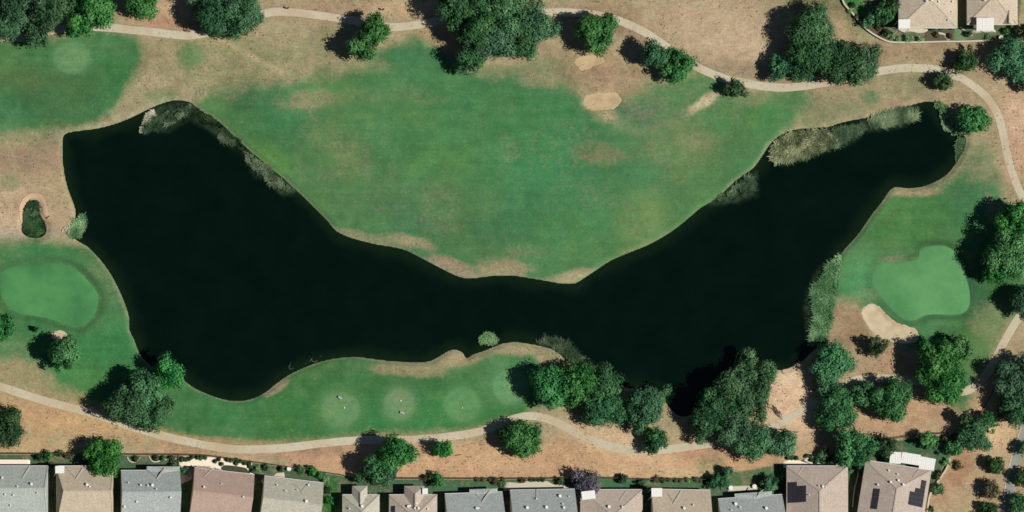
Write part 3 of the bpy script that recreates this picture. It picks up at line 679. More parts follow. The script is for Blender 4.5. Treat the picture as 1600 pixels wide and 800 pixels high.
def prism(mb, x0, y0, x1, y1, ze, rise, axis='x', ridge=None, hipA=0.0, hipB=0.0, th=.20):
    """pitched roof solid. ridge runs along axis; ridge = its cross position; hipA/hipB = run of the hips at either end"""
    if axis == 'x':
        ym = ridge if ridge is not None else (y0+y1)/2
        r0 = (x0+hipA, ym, ze+rise); r1 = (x1-hipB, ym, ze+rise)
    else:
        xm = ridge if ridge is not None else (x0+x1)/2
        r0 = (xm, y0+hipA, ze+rise); r1 = (xm, y1-hipB, ze+rise)
    c = [(x0,y0,ze), (x1,y0,ze), (x1,y1,ze), (x0,y1,ze)]; b = [(x, y, z-th) for x, y, z in c]
    n = len(mb.v); mb.v += c+b+[r0, r1]
    if axis == 'x': fs = [(0,1,9,8), (2,3,8,9), (1,2,9), (3,0,8)]
    else: fs = [(3,0,8,9), (1,2,9,8), (0,1,8), (2,3,9)]
    gable = []
    for k, q in enumerate(fs):
        wallface = k >= 2 and ((hipB if (k == 2) == (axis == 'x') else hipA) == 0)
        mb.f.append(tuple(n+i for i in q)); mb.mi.append(1 if wallface else 0)
    for q in ((0,4,5,1), (1,5,6,2), (2,6,7,3), (3,7,4,0)): mb.f.append(tuple(n+i for i in q)); mb.mi.append(2)
    mb.f.append((n+7, n+6, n+5, n+4)); mb.mi.append(2)
    return r0, r1, c
def house(name, px0, px1, pyt, depth, eave, rise, mat, label, rot=0.0, ridge=6.0, axis='x', hipN=0.0, hipE=0.0, hipW=0.0, wing=None,
          vents=(), solar=(), cover=None, cap=None, strip=None, arms=(), skylight=(), windows=True):
    """px0..px1, pyt: eave outline in the photo's plan; wing=(x0,x1,out,apex) a cross roof at the garden side"""
    if axis == 'x': rise *= 1.42; depth = math.copysign(ridge*2+1.6, depth)
    else: rise *= .92
    cxp = (px0+px1)/2
    x, y = place(cxp, pyt, eave) if pyt is not None else (0, 0)
    W = (px1-px0)*S; sgn = depth/abs(depth)          # depth<0: house extends down (south) from its garden side
    root = empty(name, (x, y, 0), math.radians(rot)); tag(root, label, 'house', 'houses along the course' )
    D = abs(depth); yr = sgn*ridge
    y0, y1 = (0, sgn*D) if sgn > 0 else (sgn*D, 0)
    mb = MB()
    if axis == 'x': r0, r1, c = prism(mb, -W/2, y0, W/2, y1, eave, rise, 'x', yr, hipW, hipE)
    else: r0, r1, c = prism(mb, -W/2, y0, W/2, y1, eave, rise, 'y', None, 0.01 if sgn < 0 else hipN, hipN if sgn < 0 else 0.01)
    caps = [(r0, r1)]
    if axis == 'x':
        if hipE: caps += [(r1, c[1]), (r1, c[2])]
        if hipW: caps += [(r0, c[0]), (r0, c[3])]
    else:
        e = r1 if sgn < 0 else r0
        caps += [(e, c[2] if sgn < 0 else c[0]), (e, c[3] if sgn < 0 else c[1])]
    if wing:
        wx0, wx1, out, back, wr = wing
        if sgn < 0: q0, q1, qc = prism(mb, wx0, -back, wx1, out, eave+.012, wr, 'y', None, .01, min(out+.01, (wx1-wx0)/2) if out > .5 else 0.0)
        else: q0, q1, qc = prism(mb, wx0, -out, wx1, back, eave+.012, wr, 'y', None, 0.0, .01)
        caps.append((q0, q1))
    roof = mb.build('roof', [mat, M_wall, M_trim], root)
    cb = MB()
    for a, b in caps: cb.bar(a, b, .32, .07, .0)
    cb.build('ridge_cap', cap or mat, roof)
    # walls
    wb = MB(); i = .55
    wb.box(-W/2+i, y0+i, -.3, W/2-i, y1-i, eave-.2)
    if wing and wing[2] > 1.0: wb.box(wing[0]+.4, min(-sgn*0, sgn*-wing[2])+.4 if sgn > 0 else -1.0, -.3, wing[1]-.4, (-1.0 if sgn > 0 else wing[2]-.4), eave-.21)
    wb.build('wall', M_wall, root)
    if windows:
        yy = -sgn*(-i) if False else (sgn*i)       # garden wall plane
        for wx, wd, z0, z1, nm in ((-W*.28, 1.5, .9, 2.1, 'window'), (W*.05, 2.4, .05, 2.15, 'patio_door'), (W*.34, 1.2, .9, 2.1, 'window')):
            fb = MB(); o = -sgn*.05
            fb.box(wx-wd/2, min(yy, yy+o), z0, wx+wd/2, max(yy, yy+o), z1); fr = fb.build(nm, M_trim, root)
            pb = MB(); pb.box(wx-wd/2+.07, min(yy+o, yy+1.4*o), z0+.07, wx-.03, max(yy+o, yy+1.4*o), z1-.07)
            pb.build('pane', M_glass, fr)
            pb = MB(); pb.box(wx+.03, min(yy+o, yy+1.4*o), z0+.07, wx+wd/2-.07, max(yy+o, yy+1.4*o), z1-.07); pb.build('pane', M_glass, fr)
    gb = MB(); gb.box(-W/2, sgn*-.10 if sgn > 0 else .0, eave-.14, W/2, .0 if sgn > 0 else .10, eave-.02); gb.build('gutter', M_trim, root)
    def roofz(lx, ly):
        d = abs(ly)
        if axis == 'x':
            z = rise*d/ridge if d < ridge else rise*max(0, (D-d)/(D-ridge))
            if hipE: z = min(z, rise*(W/2-lx)/hipE)
            if hipW: z = min(z, rise*(lx+W/2)/hipW)
            return eave+z
        return eave+min(rise*(W/2-abs(lx))/(W/2), rise*d/max(hipN, .1) if hipN else 99)
    for vx, vy, sz in vents:       # photo pixels relative to the house's garden corner
        lx = (vx-cxp)*S-0.1; ly = (pyt-vy)*S
        z = roofz(lx, ly); vb = MB(); q = sz
        vb.tube([(lx, ly, z-.1), (lx, ly, z+.34)], [q*.6, q*.6], 8); vb.tube([(lx, ly, z+.34), (lx, ly, z+.50)], [q*1.25, q*1.1], 8)
        vb.build('roof_vent', M_trim, roof)
    for (ax, ay), (bx, by), wd in arms:      # pale bars painting in the sunlit slopes of small cross gables
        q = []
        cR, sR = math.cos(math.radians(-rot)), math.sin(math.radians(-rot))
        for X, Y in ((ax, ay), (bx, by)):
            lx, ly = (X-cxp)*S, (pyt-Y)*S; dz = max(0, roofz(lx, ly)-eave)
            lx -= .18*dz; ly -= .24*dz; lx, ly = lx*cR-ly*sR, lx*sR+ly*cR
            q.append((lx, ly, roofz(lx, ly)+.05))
        sb = MB(); sb.bar(q[0], q[1], wd, .05); sb.build('sunlit_slope_strip', M_lit_strip_flash, roof)
    def grad(lx, ly):
        e = .05
        return (roofz(lx+e, ly)-roofz(lx-e, ly))/(2*e), (roofz(lx, ly+e)-roofz(lx, ly-e))/(2*e)
    for (sx, sy, cols, rows, pw, ph, r_) in solar:    # first panel centre, in local metres; panels lie on the slope
        gxx, gyy = grad(sx, sy); z0 = roofz(sx, sy)+.14
        cr, sr = math.cos(r_), math.sin(r_)
        for a in range(cols):
            for b in range(rows if not isinstance(rows, (list, tuple)) else rows[a]):
                pb = MB(); u0, v0 = a*(pw+.03), b*(ph+.03)
                def P3(u, v, up): 
                    X = sx+u*cr-v*sr; Y = sy+u*sr+v*cr; return (X, Y, z0+gxx*(X-sx)+gyy*(Y-sy)+up)
                q = [P3(u0, v0, 0), P3(u0+pw, v0, 0), P3(u0+pw, v0+ph, 0), P3(u0, v0+ph, 0)]; q2 = [(X, Y, Z-.05) for X, Y, Z in q]
                n = 0; pb.v = q+q2; pb.f = [(0,1,2,3), (7,6,5,4), (0,4,5,1), (1,5,6,2), (2,6,7,3), (3,7,4,0)]; pb.mi = [0,1,1,1,1,1]
                pb.build('solar_panel', [M_panel, M_frame], root)
    for (kx, ky, kw, kh) in skylight:
        lx = (kx-cxp)*S; ly = (pyt-ky)*S; z = roofz(lx, ly)+.12; gxx, gyy = grad(lx, ly)
        q = [(lx+a*kw/2, ly+b*kh/2, z+gxx*a*kw/2+gyy*b*kh/2) for a, b in ((-1,-1),(1,-1),(1,1),(-1,1))]
        pb = MB(); pb.v = q+[(a, b, c_-.15) for a, b, c_ in q]; pb.f = [(0,1,2,3), (0,4,5,1), (1,5,6,2), (2,6,7,3), (3,7,4,0)]; pb.mi = [0,1,1,1,1]
        pb.build('skylight', [M_glass, M_lit_strip_flash], roof)
    return root
def patio_cover(px0, px1, py0, py1, z, label, rot=0, slats=0, mat=None, group='patio covers', split=0):
    x, y = place((px0+px1)/2, (py0+py1)/2, z); w_, d = (px1-px0)*S, (py1-py0)*S
    root = empty('patio_cover', (x, y, 0), math.radians(rot)); tag(root, label, 'patio cover', group)
    mat = mat or M_trim
    if slats:
        for k in range(slats):
            mb = MB(); xx = -w_/2+w_*k/slats; mb.box(xx, -d/2, z-.06+(.02 if k % 2 else 0), xx+w_/slats*.94, d/2, z+(.02 if k % 2 else 0)); mb.build('roof_slat', mat, root)
        mb = MB(); mb.box(-w_/2, -d/2-.1, z-.22, w_/2, -d/2+.02, z-.08); mb.box(-w_/2, d/2-.02, z-.22, w_/2, d/2+.1, z-.08); mb.build('beam', mat, root)
    else:
        mb = MB(); mb.box(-w_/2, -d/2, z-.14, w_/2, d/2, z); mb.build('roof_slab', mat, root)
    for sx in (-1, 1):
        for sy in (-1, 1):
            mb = MB(); a, b = sx*(w_/2-.12), sy*(d/2-.12); mb.box(a-.07, b-.07, -.2, a+.07, b+.07, z-.15); mb.build('post', M_trim, root)
    return root

R_grey  = roofmat('roof_grey', srgb(152,160,154), srgb(186,192,182))
R_blue  = roofmat('roof_blue_grey', srgb(148,156,154), srgb(182,188,182))
R_tan   = roofmat('roof_tan', srgb(176,162,140), srgb(204,190,166))
R_rose  = roofmat('roof_rose', srgb(166,144,130), srgb(188,164,150))
R_beige = roofmat('roof_beige', srgb(168,166,150), srgb(198,194,176))
R_pink  = roofmat('roof_pinkish', srgb(168,154,142), srgb(194,180,166))
R_sand  = roofmat('roof_sandy', srgb(180,166,146), srgb(206,192,170))
R_slate = roofmat('roof_slate', srgb(150,158,156), srgb(184,190,184))

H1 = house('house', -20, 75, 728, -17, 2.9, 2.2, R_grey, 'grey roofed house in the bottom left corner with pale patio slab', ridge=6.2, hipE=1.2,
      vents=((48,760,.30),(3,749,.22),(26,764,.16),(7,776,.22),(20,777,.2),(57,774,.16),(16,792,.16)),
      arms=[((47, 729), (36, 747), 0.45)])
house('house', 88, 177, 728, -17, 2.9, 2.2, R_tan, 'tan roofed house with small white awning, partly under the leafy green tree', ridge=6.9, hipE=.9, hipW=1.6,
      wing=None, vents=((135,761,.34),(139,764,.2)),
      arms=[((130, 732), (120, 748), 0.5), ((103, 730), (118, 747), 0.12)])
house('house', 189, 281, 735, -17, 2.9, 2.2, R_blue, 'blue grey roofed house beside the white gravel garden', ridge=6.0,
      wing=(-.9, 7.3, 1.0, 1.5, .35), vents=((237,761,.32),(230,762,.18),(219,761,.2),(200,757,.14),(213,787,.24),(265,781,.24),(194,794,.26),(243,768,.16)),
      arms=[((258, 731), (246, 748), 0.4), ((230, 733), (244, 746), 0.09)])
house('house', 304, 398, 736, -18, 2.9, 2.1, R_rose, 'rose brown roofed house below the white gravel garden', rot=-6.5, ridge=6.4, vents=((321,768,.22),(383,777,.2),(348,759,.12)),
      arms=[((331, 733), (318, 746), 0.22)])
house('house', 413, 506, 749, -17, 2.9, 2.2, R_beige, 'beige grey roofed house set at a slight angle beside the narrow green hedge', rot=-7, ridge=6.2, vents=((481,785,.34),(434,763,.14),(448,771,.14),(483,757,.2),(466,767,.12)),
      arms=[((484, 753), (470, 769), 0.2), ((459, 756), (470, 765), 0.1)])
house('house', 535, 593, 773, -15, 2.9, 2.0, R_beige, 'small tan hipped house below the two tone leafy tree', axis='y', hipN=4.6,
      wing=(-2.2, 1.6, 2.2, 4.2, 1.25), vents=((565,793,.34),(546,796,.16)))
house('house', 608, 683, 773, -15, 2.9, 2.3, R_pink, 'pinkish grey hipped house with dark skylight and a pointed north wing', axis='y', hipN=6.0,
      wing=(-2.2, 2.8, 2.2, 5.2, 1.5), vents=((637,793,.3),(640,792,.2),(651,788,.2),(647,796,.2),(653,796,.26),(668,797,.2)), skylight=((614,796,.95,1.6),))
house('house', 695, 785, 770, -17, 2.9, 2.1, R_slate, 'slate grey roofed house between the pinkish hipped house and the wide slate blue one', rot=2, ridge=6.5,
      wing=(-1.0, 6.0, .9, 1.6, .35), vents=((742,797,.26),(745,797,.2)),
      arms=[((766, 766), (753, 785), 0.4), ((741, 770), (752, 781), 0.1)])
house('house', 797, 898, 765, -17, 2.9, 2.2, R_blue, 'wide slate blue house with many white roof vents behind a pale patio', rot=1, ridge=6.5,
      vents=((874,777,.34),(821,796,.34),(851,796,.34),(878,797,.28),(837,781,.16),(877,791,.16),(888,778,.14)),
      arms=[((838, 765), (838, 780), 0.22)])
house('house', 907, 1004, 765, -17, 2.9, 2.5, R_pink, 'taupe hipped house whose corner sits under the purple leaved tree', axis='y', hipN=7.0, vents=((950,794,.34),(971,794,.2)),
      arms=[((979, 767), (968, 782), 0.28)])
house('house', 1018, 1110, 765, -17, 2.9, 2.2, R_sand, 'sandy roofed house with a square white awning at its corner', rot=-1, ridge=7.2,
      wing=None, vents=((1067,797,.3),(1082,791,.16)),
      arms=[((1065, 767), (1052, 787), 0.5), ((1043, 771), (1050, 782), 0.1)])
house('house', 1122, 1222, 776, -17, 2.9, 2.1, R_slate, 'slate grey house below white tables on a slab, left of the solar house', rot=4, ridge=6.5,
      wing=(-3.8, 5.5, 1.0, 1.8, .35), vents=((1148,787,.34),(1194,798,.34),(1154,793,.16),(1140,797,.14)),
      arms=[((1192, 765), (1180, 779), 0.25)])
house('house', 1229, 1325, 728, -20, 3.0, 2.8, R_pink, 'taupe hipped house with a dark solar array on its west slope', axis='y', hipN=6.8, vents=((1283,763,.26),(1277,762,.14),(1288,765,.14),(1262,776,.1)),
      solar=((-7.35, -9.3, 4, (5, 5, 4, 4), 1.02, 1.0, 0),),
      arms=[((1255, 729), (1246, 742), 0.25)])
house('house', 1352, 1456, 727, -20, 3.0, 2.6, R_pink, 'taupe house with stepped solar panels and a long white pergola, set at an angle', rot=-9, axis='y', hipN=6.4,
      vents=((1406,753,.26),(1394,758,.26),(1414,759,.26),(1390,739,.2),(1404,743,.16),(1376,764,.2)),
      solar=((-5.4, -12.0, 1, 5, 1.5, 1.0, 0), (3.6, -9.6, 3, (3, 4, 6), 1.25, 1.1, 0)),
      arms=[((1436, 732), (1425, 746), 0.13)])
# the two houses above, their gardens face down in the picture
house('house', 1404, 1496, 43.5, 18, 3.0, 2.4, R_sand, 'sandy roofed house at the top edge with a square white awning', axis='y', hipN=6.8,
      vents=((1453,3,.4),(1445,6,.2),(1465,6,.2),(1471,2,.16),(1488,4,.2),(1487,20,.12),(1481,33,.16)))
house('house', 1511, 1590, 38, 18, 3.0, 2.3, R_sand, 'sandy roofed house at the top right corner with a white slatted pergola', axis='y', hipN=6.4,
      wing=(2.6, 5.4, .02, 3.2, 1.0), vents=((1537,3,.24),))

# covers and pergolas standing at the houses
patio_cover(86.5, 100.5, 728, 739.5, 4.9, 'small white awning on the corner of the tan roofed house')
patio_cover(909, 930, 767, 780, 4.6, 'white awning poking out from under the purple leaved tree', rot=6)
patio_cover(1018, 1034.5, 762.5, 776, 5.3, 'square white awning at the corner of the sandy roofed house by the fence')
patio_cover(660, 668.5, 763, 772, 3.9, 'tiny white cover beside the bushy shrub at the pinkish grey house')
patio_cover(1404, 1422, 30, 44.5, 4.9, 'large bright white awning at the top edge house')
patio_cover(1526, 1553, 28, 47, 4.7, 'white slatted pergola at the top right house', slats=9)
patio_cover(1390.5, 1408, 706.5, 723.5, 3.1, 'square white pergola end beside the dark shrub', rot=-4, slats=6)
patio_cover(1408.5, 1438, 709, 724.5, 3.1, 'long middle run of white pergola on the angled solar house', rot=-9, slats=9)
patio_cover(1437, 1461, 715.5, 733, 3.1, 'outer end of white pergola nearest the dry slope', rot=-10, slats=8)

# paving and beds around the houses
drape('patio_slab', [(-20,718.5),(46,718.5),(47,720),(47,728),(17,728.5),(17,732),(-20,735)], M_white, lift=.5, smooth=False)
def flat_bed(name, pts, mat, lift=.06, **k): return drape(name, pts, mat, lift=lift, **k)
flat_bed('gravel_bed', [(280,712.5),(300,712.5),(330,714),(360,717),(393,723),(394,725),(390,735),(396,741),(393,744),(362,741),(345,738),(345,734),(325,731),(300,727),(296,727),(290,742),(286,757),(280,757)], M_white, smooth=False)
flat_bed('lawn_patch', [(345,732),(347,729),(352,727),(362,727.5),(376,729.5),(385,732),(391,740),(388,740.5),(370,738),(350,735)], simple('dark_turf', srgb(66,72,52), .9, .2), lift=.10)  # kidney shaped lawn in a dark turf colour
flat_bed('patio_slab', [(788,758),(792,753),(812,755),(828,750),(845,750),(856,752),(865,757),(880,758),(900,762),(900,767),(788,767)], M_slab, smooth=False)
flat_bed('patio_slab', [(1224,722),(1228,718),(1246,718),(1252,721),(1258,717),(1263,709),(1267,706),(1273,712),(1277,723),(1290,726),(1311,727),(1311,731),(1224,731)], M_white, smooth=False)
flat_bed('patio_slab', [(1402,45),(1422,45),(1448,44),(1450,48),(1443,51),(1436,52),(1428,50),(1420,49),(1412,51),(1405,49)], M_slab, smooth=False, lift=.12)
flat_bed('patio_slab', [(1519,48),(1555,46),(1556,50),(1519,51)], M_slab, smooth=False, lift=.1)
flat_bed('patio_slab', [(407,751),(412,747),(425,746),(432,739),(444,738),(445,748),(430,750),(412,757)], M_slab, smooth=False)
flat_bed('patio_slab', [(1137,760),(1160,759),(1183,759),(1184,765),(1137,768)], M_slab, smooth=False, lift=.12)
flat_bed('gravel_bed', [(1436,738),(1440,742),(1442,750),(1452,762),(1448,775),(1444,790),(1436,790),(1440,765)], M_slab, smooth=False)
flat_bed('mulch_bed', [(1350,40),(1372,38),(1398,52),(1400,62),(1385,63),(1365,53)], M_mulch, lift=.06)
flat_bed('mulch_bed', [(1450,46),(1490,42),(1491,64),(1440,64)], M_mulch, lift=.06, smooth=False)
ribbon('garden_path', [(1341,728),(1340,745),(1335,765),(1332,792)], 2.0, M_slab, lift=.08)
for pts in ([(199,714),(202,720),(208,722.5),(214,721),(219,715)], [(233,713),(237,720),(243,722),(252,719.5),(262,718),(275,717)]):
    ribbon('bed_edging', pts, 1.8, M_slab, lift=.16, step=3)
ribbon('bed_edging', [(1500,42),(1506,48),(1512,52),(1519,56)], 2.6, M_slab, lift=.16, step=3)
ribbon('bed_edging', [(1466,52),(1476,54),(1478,60),(1483,63)], 3, M_slab, lift=.16, step=3)

# ------------------------------------------------------------------ fences and the garden wall
def fence(pts, label, h=1.2, step=2.6, mat=M_rail, thick=.09, kerb=True):
    P = smooth_poly(pts, closed=False, sub=4); P = np.array([(gx(a), gy(b)) for a, b in P])
    L = np.concatenate([[0], np.cumsum(np.hypot(*np.diff(P, axis=0).T))])
    n = max(2, int(L[-1]/step)+1); tt = np.linspace(0, L[-1], n); X = np.interp(tt, L, P[:,0]); Y = np.interp(tt, L, P[:,1])
    root = empty('garden_fence', (X[0], Y[0], 0)); tag(root, label, 'fence')
    pm = None
    mb = MB(); kb = MB(); k2 = MB()
    for i in range(n):
        z = hw(X[i], Y[i]); lx, ly = X[i]-X[0], Y[i]-Y[0]
        if pm is None:
            q = MB(); q.box(-.05, -.05, -.2, .05, .05, h+.08); pm = q.build('post', mat, root); pm.location = (lx, ly, z)
        else:
            c = pm.copy(); COL.objects.link(c); c.parent = root; c.location = (lx, ly, z)
        if i:
            a = (X[i-1]-X[0], Y[i-1]-Y[0]); 
            for zz in (.25, h*.6, h-.08): mb.bar((*a, zz), (lx, ly, zz), thick, .06)
            kb.bar((*a, -.1), (lx, ly, -.1), .3, .22)
    mb.build('rail', mat, root)
    if kerb: kb.build('kerb', simple('fence_footing', srgb(158,142,116), .9, .12), root)
    return root
fence([(-30,709.5),(60,710),(190,711),(278,711.5),(330,713.5),(395,722.5),(440,729),(500,738),(537,743.5)], 'long low bronze rail fence behind the bottom left gardens')
fence([(600,748.5),(680,748.5),(790,749),(900,748)], 'low rail fence between the wide slate blue house and the sandy track')
fence([(925,747),(1010,750),(1090,750),(1115,752)], 'low rail fence behind the taupe and the sandy houses', kerb=False)
fence([(1330,697),(1362,688),(1395,686),(1440,680),(1480,678)], 'low rail fence curving above the lawn of the angled solar house', kerb=True)
fence([(278.5,712),(278.8,735),(279,757)], 'short side fence dividing the planted beds from the white gravel', kerb=False, step=1.8)
fence([(1216,728),(1217,750),(1218,790)], 'side fence in the gap left of the solar house', kerb=False)
def wall(pts, w_, h, label, mat):
    P = smooth_poly(pts, closed=False, sub=6); P = [(gx(a), gy(b)) for a, b in P]
    root = empty('garden_wall', (*P[0], 0)); tag(root, label, 'garden wall')
    def strip(off, ww, z0, z1):
        mb = MB()
        A = np.array(P); d = np.gradient(A, axis=0); l = np.hypot(d[:,0], d[:,1])[:, None]; nrm = np.stack([-d[:,1], d[:,0]], 1)/l
        for i in range(len(A)):
            for s_ in (-1, 1):
                q = A[i]+nrm[i]*(off+s_*ww/2)-A[0]
                mb.v += [(q[0], q[1], z0), (q[0], q[1], z1)]
        for i in range(len(A)-1):
            b = i*4; c = b+4
            mb.f += [(b+1, c+1, c+3, b+3), (b, b+1, b+3, b+2) if i == 0 else (b, c, c+1, b+1), (b, c, c+1, b+1), (b+3, c+3, c+2, b+2)]
        mb.mi = [0]*len(mb.f); return mb
    strip(0, w_, -.2, h).build('wall_body', mat, root)
    strip(0, w_+.12, h+.003, h+.07).build('coping', M_slab, root)
wall([(1312,-12),(1318,6),(1328,18),(1341,33),(1353,46),(1367,56),(1385,65),(1400,67),(1430,67),(1470,66),(1510,65.5),(1550,64)], .28, .55, 'curved low block wall round the top right gardens', simple('block_wall', srgb(150,136,112), .9, .12))
wall([(1484,717),(1478,733),(1468,748),(1459,762),(1452,775),(1448,800)], .28, .5, 'low rock wall stepping down beside the angled solar house', simple('rock_wall', srgb(176,160,128), .9, .3, 1.5))
ribbon('pond_surround', [(34,348),(32,335),(35,319),(42,309),(52,305),(62,309),(68,320),(71,333),(76,343)], [4,6,8,8,8,8,7], simple('pond_stone', srgb(190,162,130), .95, .22, 1.2), lift=.08, wob=1.2, step=3)

